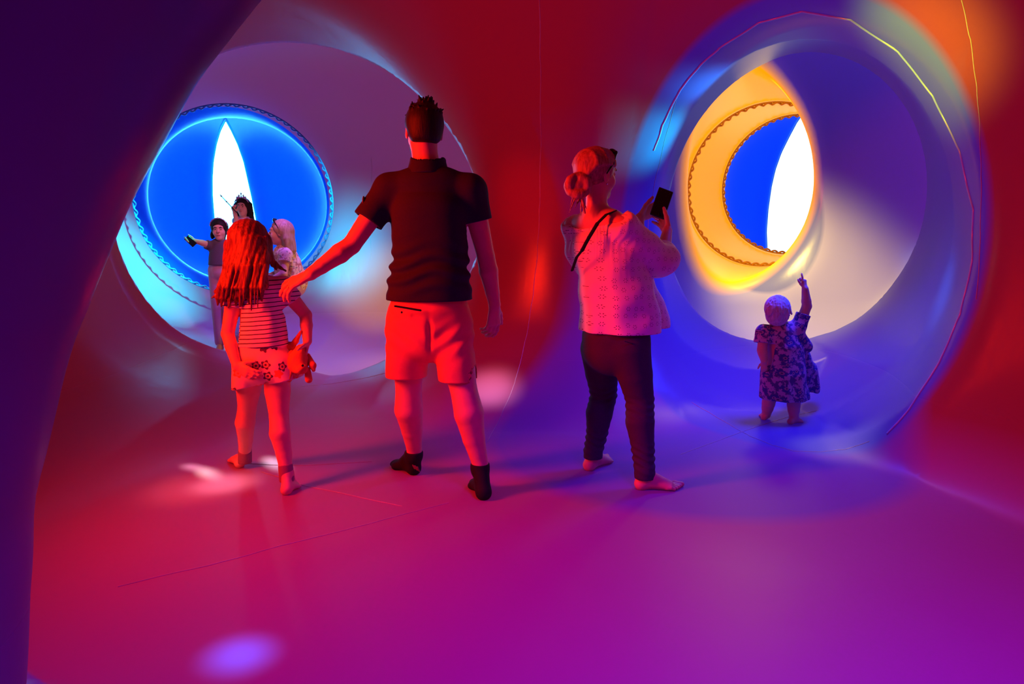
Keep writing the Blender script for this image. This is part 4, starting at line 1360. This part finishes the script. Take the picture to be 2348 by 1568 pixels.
# ------------------------------------------------------------------ the toddler
def make_toddler():
    e = person((W(1795, 965, 4.25)[0], 4.25, 0), 'pale-haired toddler in a flowered dress, right arm raised and pointing up')
    H = 0.0055
    fw = nrm((0.05, 1, 0)); rt = np.cross(fw, UP)
    hd = W(1781, 712, 4.25); nb = W(1792, 748, 4.25)
    shL, shR = W(1752, 762, 4.24), W(1832, 748, 4.24)
    elL, wrL = W(1747, 802, 4.22), W(1752, 828, 4.20)
    elR, wrR = W(1850, 702, 4.24), W(1846, 662, 4.22)
    hL, hR = W(1768, 890, 4.26), W(1820, 890, 4.23)
    kL, kR = W(1762, 925, 4.27), W(1820, 928, 4.22)
    aL, aR = W(1757, 950, 4.30), W(1820, 956, 4.20)
    b = Sculpt()
    b.loft([W(1795, 880, 4.25), W(1793, 780, 4.25)], [(0.10, 0.09), (0.085, 0.07)], rt, 0.02)
    b.cone(nb - UP * 0.02, hd - UP * 0.03, 0.036, 0.036)
    for s0, el, wr in ((shL, elL, wrL), (shR, elR, wrR)):
        b.cone(nb - UP * 0.03, s0, 0.03, 0.034, 0.02)
        b.chain([s0, el, mid(el, wr, 0.3), wr], [0.034, 0.029, 0.028, 0.020], 0.015)
    hand(b, wrL, (0.05, 0.0, -1), (0.3, 0.5, 0), (0.3, 1, 0), 0.50, (0.6, 0.7, 0.8, 0.8), 0.3, 0.06, rw=0.030)
    hand(b, wrR, nrm((-0.12, 0.1, 1)), (-0.6, 0.75, 0), (-1, -0.3, 0.2), 0.56, (0.05, 1.25, 1.3, 1.3), 0.0, 0.03, rw=0.030, thumb_dir=nrm((-0.75, 0.1, 0.75)))
    for h0, k0, a0 in ((hL, kL, aL), (hR, kR, aR)):
        b.chain([h0, k0, mid(k0, a0, 0.4), a0], [0.052, 0.040, 0.036, 0.028], 0.012)
    F0, U0 = (0.25, 1, 0.12), (0.02, -0.1, 1)
    head(b, hd, F0, U0, 0.80, 0.3)
    foot(b, aL, (*W(1752, 965, 4.27)[:2], 0.0), (*W(1748, 958, 4.40)[:2], 0.0), 0.60, True, 1, 0.03)
    foot(b, aR, (*W(1808, 970, 4.17)[:2], 0.0), (*W(1842, 970, 4.24)[:2], 0.0), 0.60, True, -1, 0.03)
    b.build('body', H, skin_child, e)
    face_parts(e, hd, F0, U0, 0.80, white_hair, lip_m, eye_m)
    r, f, u = frame(F0, U0)
    c = Sculpt()
    c.ell(hd + u * 0.020 - f * 0.012, (0.078, 0.086, 0.080), [r, f, u])
    c.ell(hd - u * 0.035 - f * 0.045, (0.064, 0.045, 0.055), [r, f, u], 0.03)
    c.ell(hd + f * 0.085 - u * 0.030, (0.062, 0.065, 0.070), [r, f, u], 0.01, 'sub')
    rng = np.random.RandomState(3)
    for i in range(90):
        th = rng.uniform(-2.6, -0.5); ph = rng.uniform(0.15, 1.9)
        n = r * math.sin(ph) * math.cos(th) * 0.080 + f * math.sin(ph) * math.sin(th) * 0.086 + u * math.cos(ph) * 0.082
        p = hd + u * 0.018 - f * 0.010 + n * 0.98
        d = nrm(n * 3 - u * 0.6 + rng.normal(0, 0.08, 3))
        d = nrm(d - nrm(n) * (d @ nrm(n)) * 0.55 - u * 0.45 + r * rng.normal(0, 0.2))
        c.chain([p, p + d * 0.022, p + d * 0.045 + rng.normal(0, 0.004, 3)], [0.007, 0.0048, 0.0018], 0.003)
    c.build('hair', 0.0038, white_hair, e)
    c = Sculpt()
    c.ell(hd + r * 0.066 + f * 0.02 - u * 0.012, (0.014, 0.02, 0.026), [r, f, u]); c.build('hair_clip', 0.004, sock_red, e)
    # dress
    c = Sculpt()
    c.loft([W(1799, 935, 4.25), W(1798, 860, 4.25), W(1795, 800, 4.25), W(1792, 765, 4.25)], [(0.150, 0.130), (0.140, 0.122), (0.120, 0.100), (0.098, 0.078)], rt, 0.02)
    c.chain([W(1808, 785, 4.30), W(1838, 850, 4.42), W(1846, 893, 4.46)], [0.08, 0.095, 0.10], 0.03)
    c.cone(nb - UP * 0.045, shL, 0.045, 0.048, 0.03); c.cone(nb - UP * 0.045, shR, 0.045, 0.046, 0.03)
    c.cone(shL, mid(shL, elL, 0.7), 0.050, 0.056, 0.02)
    c.cone(shR, mid(shR, elR, 0.75), 0.048, 0.046, 0.02)
    c.cone(W(1828, 765, 4.25), W(1846, 795, 4.27), 0.05, 0.04, 0.02)
    c.fn(folds(0.003, 30, 7, (0, 0, 0.9)))
    def pleat(P):
        w = np.clip((0.62 - P[:, 2]) / 0.4, 0, 1)
        return (0.008 * w * np.sin(P[:, 0] * 62)).astype(np.float32)
    c.fn(pleat)
    def hem(P):
        z0 = W(1798, 922, 4.14)[2]; return (z0 + np.clip((P[:, 1] - 4.36) * 1.1, 0, 0.075) - P[:, 2]).astype(np.float32)
    c.p.append((hem, None, 0, 0.003, 'cut'))
    cut_tube(c, mid(shL, elL, 0.60), elL - shL, 0.075, 0.12); cut_tube(c, mid(shR, elR, 0.62), elR - shR, 0.07, 0.12)
    c.build('dress', H, floral_m, e)
    return e
make_toddler()
# ------------------------------------------------------------------ the family in the far pod
def gpt(px, py, Y):
    p = W(px, py, Y); return np.array([p[0], p[1], ground(p[0], p[1])])

def make_boy():
    hd = W(503, 526, 6.45); g = ground(hd[0], hd[1])
    e = person((hd[0], hd[1], g), 'child in grey polo shirt far left, arm stretched out sideways with a black phone')
    H = 0.008; fw = nrm((0.10, -1, 0)); rt = np.cross(fw, UP)
    nb = W(505, 552, 6.47)
    sR, sL = W(487, 566, 6.46), W(523, 566, 6.50)
    eR, wR = W(464, 557, 6.38), W(449, 553, 6.32)
    eL, wL = W(528, 595, 6.5), W(528, 622, 6.45)
    hip = W(504, 612, 6.48)
    b = Sculpt()
    b.loft([hip, nb - UP * 0.04], [(0.085, 0.07), (0.08, 0.06)], rt, 0.02)
    b.cone(nb - UP * 0.02, hd - UP * 0.04, 0.036, 0.034)
    for s0, el, wr in ((sR, eR, wR), (sL, eL, wL)):
        b.chain([s0, el, wr], [0.036, 0.028, 0.021], 0.012)
    hand(b, wR, nrm(W(438, 552, 6.30) - wR), (0.1, -0.8, 0.5), (0, 0, 1), 0.62, (0.4, 0.6, 0.7, 0.7), 0.3, 0.05, rw=0.028)
    hand(b, wL, (0, 0, -1), (1, 0, 0), (0, -1, 0), 0.62, (0.4, 0.5, 0.6, 0.6), 0.3, 0.05, rw=0.028)
    legs = []
    for q in (-1, 1):
        h0 = hip + rt * 0.05 * q - UP * 0.03
        a0 = np.array([h0[0] + 0.01, h0[1], g + 0.06])
        legs.append((h0, mid(h0, a0) - UP * 0.0 + fw * 0.01, a0))
        b.chain([h0, mid(h0, a0) + fw * 0.01, a0], [0.05, 0.036, 0.03], 0.015)
        hl = np.array([a0[0], a0[1] + 0.035, g]); foot(b, a0, hl, hl + fw * 0.17 + UP * 0.0, 0.72, True, q, 0.03)
    F0, U0 = nrm((0.25, -1, -0.15)), (0, -0.05, 1)
    head(b, hd, F0, U0, 0.84, 0.3)
    b.build('body', H, skin_child, e)
    face_parts(e, hd, F0, U0, 0.84, dark_hair, lip_m, eye_m)
    r, f, u = frame(F0, U0)
    c = Sculpt()
    c.ell(hd + u * 0.022 - f * 0.016, (0.079, 0.088, 0.082), [r, f, u])
    c.cone(hd - f * 0.045 - u * 0.02, hd - f * 0.03 - u * 0.085, 0.055, 0.045, 0.03)
    c.ell(hd + r * 0.068 - u * 0.055 - f * 0.01, (0.018, 0.025, 0.035), [r, f, u], 0.02)
    c.ell(hd + f * 0.090 - u * 0.030, (0.066, 0.078, 0.080), [r, f, u], 0.01, 'sub')
    c.build('hair', 0.006, dark_hair, e)
    c = Sculpt()
    c.chain([hd + r * 0.074 * math.cos(a) + u * (0.030 + 0.074 * math.sin(a)) + f * 0.030 for a in np.linspace(0.1, 3.04, 9)], [0.0065] * 9)
    c.build('headband', 0.005, silver, e)
    c = Sculpt()
    c.loft([W(504, 612, 6.47), W(504, 590, 6.47), W(505, 562, 6.47)], [(0.104, 0.088), (0.098, 0.082), (0.088, 0.07)], rt, 0.02)
    c.cone(nb - UP * 0.035, sR, 0.042, 0.042, 0.02); c.cone(nb - UP * 0.035, sL, 0.042, 0.042, 0.02)
    c.cone(sR, mid(sR, eR, 0.75), 0.044, 0.046, 0.02); c.cone(sL, mid(sL, eL, 0.75), 0.044, 0.046, 0.02)
    cut_tube(c, mid(sR, eR, 0.65), eR - sR, 0.06, 0.1); cut_tube(c, mid(sL, eL, 0.65), eL - sL, 0.06, 0.1)
    c.plane(W(504, 608, 6.4), -UP, 0.004); c.fn(folds(0.002, 28, 4))
    c.build('polo_shirt', 0.007, grey_polo, e)
    c = Sculpt()
    c.loft([hip + UP * 0.03, hip - UP * 0.05], [(0.094, 0.082), (0.098, 0.085)], rt, 0.02)
    for h0, k0, a0 in legs:
        c.chain([h0, k0, a0 + UP * 0.02], [0.058, 0.050, 0.046], 0.015)
    c.plane((0, 0, g + 0.05), -UP, 0.004)
    c.build('trousers', 0.007, pink_cloth, e)
    pc = W(437, 553, 6.285)
    t = thing('phone', pc, 'black phone in the outstretched hand of the child in grey', 'phone')
    uu = nrm(W(430, 546, 6.28) - W(445, 560, 6.28)); ff = nrm(np.cross(uu, (0.3, 0.2, 1))); 
    box_obj('case', pc, (0.055, 0.105, 0.010), [np.cross(uu, ff), uu, ff], 0.004, black_plastic, t)
    box_obj('screen', pc - ff * 0.0045, (0.048, 0.096, 0.003), [np.cross(uu, ff), uu, ff], 0.001, glass_black, t)
make_boy()

def make_princess():
    hd = W(557, 475, 6.95); g = ground(hd[0], hd[1])
    e = person((hd[0], hd[1], g), 'small girl in a silver tiara facing the camera before the white slit, wand raised')
    fw = nrm((0.05, -1, 0)); rt = np.cross(fw, UP)
    nb = W(557, 496, 6.98); H = 0.008
    sR, sL = W(544, 507, 6.97), W(571, 507, 6.99)
    eR, wR = W(541, 505, 6.86), W(538, 488, 6.84)
    eR = W(546, 522, 6.86)
    eL, wL = W(577, 535, 6.98), W(577, 560, 6.93)
    hip = W(558, 555, 6.98)
    b = Sculpt()
    b.loft([hip, nb - UP * 0.04], [(0.075, 0.06), (0.07, 0.055)], rt, 0.02)
    b.cone(nb - UP * 0.02, hd - UP * 0.04, 0.032, 0.030)
    for s0, el, wr in ((sR, eR, wR), (sL, eL, wL)):
        b.chain([s0, el, wr], [0.032, 0.026, 0.020], 0.012)
    hand(b, wR, nrm(W(534, 474, 6.83) - wR), (0.6, -0.4, 0), (0.2, 0.2, 1), 0.58, (0.9, 1.1, 1.1, 1.1), 0.6, 0.03, rw=0.028)
    hand(b, wL, (0, 0, -1), (1, 0, 0), (0, -1, 0), 0.58, (0.4, 0.5, 0.6, 0.6), 0.3, 0.05, rw=0.028)
    for q in (-1, 1):
        h0 = hip + rt * 0.045 * q; a0 = np.array([h0[0], h0[1], g + 0.055])
        b.chain([h0, mid(h0, a0), a0], [0.050, 0.038, 0.026], 0.015)
        hl = np.array([a0[0], a0[1] + 0.03, g]); foot(b, a0, hl, hl + fw * 0.15, 0.68, True, q, 0.027)
    F0, U0 = nrm((0.02, -1, -0.08)), (0, 0, 1)
    head(b, hd, F0, U0, 0.78, 0.3)
    b.build('body', H, skin_child, e)
    face_parts(e, hd, F0, U0, 0.78, dark_hair, lip_m, eye_m)
    r, f, u = frame(F0, U0)
    c = Sculpt()
    c.ell(hd + u * 0.020 - f * 0.014, (0.074, 0.082, 0.076), [r, f, u])
    for q in (-1, 1):
        c.chain([hd + r * q * 0.066 + u * 0.02, hd + r * q * 0.074 - u * 0.06 - f * 0.01, hd + r * q * 0.088 - u * 0.13 - f * 0.01], [0.026, 0.026, 0.014], 0.02)
    c.cone(hd - f * 0.05, hd - f * 0.06 - u * 0.13, 0.055, 0.05, 0.03)
    c.ell(hd + f * 0.085 - u * 0.028, (0.056, 0.074, 0.074), [r, f, u], 0.01, 'sub')
    c.fn(folds(0.002, 70, 6)); c.build('hair', 0.006, dark_hair, e)
    c = Sculpt()
    arc = [hd + r * 0.068 * math.cos(a) + u * (0.034 + 0.058 * math.sin(a)) + f * 0.032 for a in np.linspace(0.25, 2.89, 9)]
    c.chain(arc, [0.006] * 9)
    for i, h in ((2, 0.016), (3, 0.024), (4, 0.040), (5, 0.024), (6, 0.016)):
        c.chain([arc[i], arc[i] + u * h], [0.005, 0.004]); c.ell(arc[i] + u * h, (0.007,) * 3)
    c.build('tiara', 0.0045, silver, e)
    c = Sculpt()
    c.loft([np.array([hip[0], hip[1], g + 0.12]), hip, W(557, 525, 6.98), W(557, 508, 6.98)], [(0.19, 0.17), (0.10, 0.09), (0.082, 0.068), (0.080, 0.062)], rt, 0.02)
    c.ell(sR, (0.050, 0.050, 0.045), None, 0.02); c.ell(sL, (0.050, 0.050, 0.045), None, 0.02)
    c.fn(lambda P: (0.008 * np.clip((hip[2] - P[:, 2]) / 0.3, 0, 1) * np.sin(P[:, 0] * 60)).astype(np.float32))
    c.plane((0, 0, g + 0.10), -UP, 0.004)
    c.build('dress', 0.008, lilac_cloth, e)
    w0, w1 = W(536, 480, 6.80), W(505, 447, 6.80)
    t = thing('wand', w0, 'thin toy wand held up by the girl in the tiara', 'wand')
    d = nrm(w1 - w0)
    Sculpt().cone(w0 - d * 0.05, w1, 0.005, 0.004).build('stick', 0.0035, dark_hair, t)
    for q in (0.10, 0.17, 0.22):
        Sculpt().ell(w0 + d * q if q < 0.2 else w1 - d * 0.015, (0.009,) * 3).build('bead', 0.004, silver, t)
make_princess()

def make_sitter():
    hd = W(643, 532, 6.30); hip = W(668, 652, 6.42); g = ground(hip[0], hip[1])
    g = ground(hip[0] - 0.2, hip[1])
    e = person((hip[0], hip[1], g), 'woman in a mottled top crouching at the blue pod rim, sunglasses on her fair hair')
    H = 0.008; fw = nrm((-1, -0.12, 0)); rt = np.cross(fw, UP)
    nb = W(652, 562, 6.36)
    sR, sL = W(660, 582, 6.52), W(655, 584, 6.22)     # far and near shoulder
    eL, wL = W(650, 628, 6.16), W(626, 640, 6.14)
    eR, wR = W(640, 625, 6.52), W(618, 632, 6.45)
    b = Sculpt()
    b.loft([hip, mid(hip, nb), nb - UP * 0.07], [(0.14, 0.12), (0.12, 0.10), (0.14, 0.085)], rt, 0.03)
    b.cone(nb - UP * 0.04, hd - UP * 0.05 - fw * 0.01, 0.050, 0.046, 0.02)
    for s0, el, wr in ((sR, eR, wR), (sL, eL, wL)):
        b.chain([nb - UP * 0.05, s0, el, wr], [0.045, 0.046, 0.036, 0.025], 0.015)
    hand(b, wL, (-1, 0, -0.1), (0, 0, -1), (0, -1, 0.3), 0.92, (0.4, 0.5, 0.6, 0.6), 0.3, 0.1)
    hand(b, wR, (-1, 0, -0.1), (0, 0, -1), (0, 1, 0.3), 0.92, (0.4, 0.5, 0.6, 0.6), 0.3, 0.1)
    legs = []
    for q in (-1, 1):
        h0 = hip + rt * 0.09 * q
        a0 = np.array([hip[0] - 0.16, hip[1] + (rt * 0.11 * q)[1], 0]); ga = ground(a0[0], a0[1]); a0[2] = ga + 0.09
        k0 = h0 + fw * 0.42 + UP * 0.06
        legs.append((h0, k0, a0, ga))
        b.chain([h0, k0, a0], [0.085, 0.055, 0.034], 0.02)
        hl = np.array([a0[0] + 0.05, a0[1], ga]); foot(b, a0, hl, hl + fw * 0.24, 0.95, True, q, 0.034)
    F0, U0 = nrm((-1, -0.10, -0.05)), (0, 0, 1)
    head(b, hd, F0, U0, 0.98, 0.8)
    b.build('body', H, skin, e)
    face_parts(e, hd, F0, U0, 0.98, brown_hair, lip_m, eye_m)
    r, f, u = frame(F0, U0)
    c = Sculpt()
    c.ell(hd + u * 0.024 - f * 0.018, (0.086, 0.100, 0.094), [r, f, u])
    for q in (-1, 1):
        c.chain([hd + r * q * 0.062 + u * 0.03 - f * 0.03, hd + r * q * 0.068 - u * 0.06 - f * 0.055, hd + r * q * 0.066 - u * 0.155 - f * 0.065], [0.025, 0.024, 0.014], 0.02)
    c.cone(hd - f * 0.05, hd - f * 0.075 - u * 0.16, 0.07, 0.06, 0.03)
    c.ell(hd + f * 0.100 - u * 0.040, (0.12, 0.098, 0.105), [r, f, u], 0.01, 'sub')
    c.fn(folds(0.0022, 60, 2)); c.build('hair', 0.0065, blond_hair, e)
    c = Sculpt(); s0 = hd + u * 0.105 + f * 0.045
    for q in (-1, 1):
        c.ell(s0 + r * q * 0.030, (0.027, 0.012, 0.020), [r, f, u])
        c.chain([s0 + r * q * 0.058, hd + r * q * 0.088 + u * 0.02 - f * 0.01], [0.005, 0.004])
    c.build('sunglasses', 0.004, glass_black, e)
    c = Sculpt()
    c.loft([hip + UP * 0.02, mid(hip, nb), nb - UP * 0.075], [(0.165, 0.145), (0.145, 0.125), (0.160, 0.100)], rt, 0.03)
    c.cone(sL, mid(sL, eL, 0.55), 0.060, 0.062, 0.03); c.cone(sR, mid(sR, eR, 0.55), 0.060, 0.062, 0.03)
    c.cone(nb - UP * 0.07, sL, 0.05, 0.058, 0.03); c.cone(nb - UP * 0.07, sR, 0.05, 0.058, 0.03)
    cut_tube(c, mid(sL, eL, 0.42), eL - sL, 0.085, 0.14); cut_tube(c, mid(sR, eR, 0.42), eR - sR, 0.085, 0.14)
    c.cone(nb + fw * 0.04, nb + fw * 0.05 + UP * 0.05, 0.055, 0.08, 0.01, 'sub')
    c.fn(folds(0.004, 24, 8)); c.plane(hip - UP * 0.05, -UP, 0.004)
    c.build('patterned_top', 0.007, blotch_m, e)
    c = Sculpt()
    c.ell(hip - UP * 0.03, (0.13, 0.155, 0.10))
    for h0, k0, a0, ga in legs:
        c.chain([h0 - UP * 0.02, k0, mid(k0, a0, 0.85)], [0.100, 0.070, 0.048], 0.02)
    c.build('trousers', 0.008, pink_cloth, e)
make_sitter()

# ------------------------------------------------------------------ laced joints between the pods
rope_cyan = simple('lacing_cord_blue', (0.05, 0.30, 0.75), 0.5)
rope_gold = simple('lacing_cord_gold', (0.42, 0.24, 0.05), 0.5)
def lacing(name, c, axis, R, mat, turns=64, r=0.011, amp=0.020):
    """cord wound through eyelets around a joint, with a flat weld band under it"""
    a = nrm(axis); x = nrm(np.cross(a, (0, 0, 1))); y = np.cross(a, x)
    n = turns * 8; m = 6
    cs = []
    for i in range(n):
        t = 2 * math.pi * i / n; p = t * turns
        d = x * math.cos(t) + y * math.sin(t)
        cs.append(np.array(c) + d * (R - 0.010 + 0.010 * math.cos(p)) + a * amp * math.sin(p))
    Vv = []; F = []
    for i in range(n):
        tn = nrm(cs[(i + 1) % n] - cs[i - 1]); u = nrm(np.cross(tn, a + 0.01)); v = np.cross(tn, u)
        for j in range(m):
            q = 2 * math.pi * j / m
            Vv.append(cs[i] + (u * math.cos(q) + v * math.sin(q)) * r)
            F.append((i * m + j, ((i + 1) % n) * m + j, ((i + 1) % n) * m + (j + 1) % m, i * m + (j + 1) % m))
    o = mesh_from(name, np.array(Vv), np.array(F), None, mat)
    tag(o, kind='structure')
    Tv, Tf = torus(c, a, R + 0.004, 0.008, 96, 6)
    b = mesh_from('weld_band', Tv, Tf, None, mat, o)
    return o
lacing('trim_1', YR1, YD, 0.83, rope_gold, 56)
lacing('trim_2', YR2, YD, 0.785, rope_gold, 56)
lacing('trim_3', PC - PDIR * 0.02, PDIR, 0.955, rope_cyan, 72, 0.008, 0.014)

# ------------------------------------------------------------------ welded seams running over the film
seam_m = simple('welded_seam', (0.42, 0.26, 0.36), 0.3, noise=0.3, scale=25)
piping_m = simple('rim_piping', (0.30, 0.34, 0.80), 0.22, spec=0.9)
SEAMS = [
 [(270, 1345), (380, 1318), (480, 1296), (560, 1275), (640, 1252), (740, 1228), (830, 1205), (930, 1178), (1040, 1150)],
 [(560, 1062), (620, 1066), (700, 1067), (780, 1062), (860, 1058)],
 [(600, 1082), (660, 1100), (700, 1114), (780, 1130), (860, 1148), (930, 1162)],
 [(690, 886), (760, 880), (830, 868), (900, 852), (960, 838)],
 [(1237, 0), (1239, 150), (1240, 330), (1237, 480), (1232, 580), (1222, 680), (1205, 780), (1180, 880), (1150, 950), (1115, 1020)],
 [(1585, 922), (1630, 948), (1680, 978), (1720, 1000), (1770, 1020), (1820, 1034), (1880, 1036), (1940, 1030), (2000, 1010)],
 [(1560, 1042), (1620, 1020), (1680, 998), (1730, 980), (1800, 958), (1880, 940)],
 [(852, 360), (852, 400), (851, 450), (851, 520), (850, 600)],
 [(2205, 0), (2225, 90), (2240, 200), (2247, 300), (2250, 420), (2248, 560), (2238, 700)],
 [(1560, 200), (1530, 300), (1505, 400), (1488, 500), (1478, 600)],
 [(1500, 345), (1522, 280), (1560, 205), (1605, 150), (1650, 110), (1740, 52), (1840, 26), (1950, 45), (2060, 118), (2140, 220), (2200, 345), (2232, 480), (2230, 600), (2203, 720), (2155, 830), (2085, 940), (2030, 1000)],
]
for i, s in enumerate(SEAMS):
    pts = []
    for a, b in zip(s[:-1], s[1:]):
        for t in np.linspace(0, 1, 10, endpoint=False):
            pts.append((a[0] + (b[0] - a[0]) * t + 0.8 * math.sin(t * 6.28 + a[0]), a[1] + (b[1] - a[1]) * t))
    H3 = march(pts)
    jump = np.linalg.norm(np.diff(H3, axis=0), axis=1)
    cu = bpy.data.curves.new('seam', 'CURVE'); cu.dimensions = '3D'; cu.bevel_depth = 0.0022; cu.bevel_resolution = 1
    run = [H3[0]]
    runs = []
    for j in range(1, len(H3)):
        if jump[j - 1] > 0.5:
            runs.append(run); run = []
        run.append(H3[j])
    runs.append(run)
    for rr in runs:
        if len(rr) < 3: continue
        sp = cu.splines.new('POLY'); sp.points.add(len(rr) - 1)
        for q, p in zip(sp.points, rr): q.co = tuple(p) + (1,)
    if i == len(SEAMS) - 1:
        cu.bevel_depth = 0.0065; cu.bevel_resolution = 2
    cu.materials.append(piping_m if i == len(SEAMS) - 1 else seam_m)
    o = bpy.data.objects.new('trim_%d' % (i + 4), cu); COL.objects.link(o)
    tag(o, kind='structure')
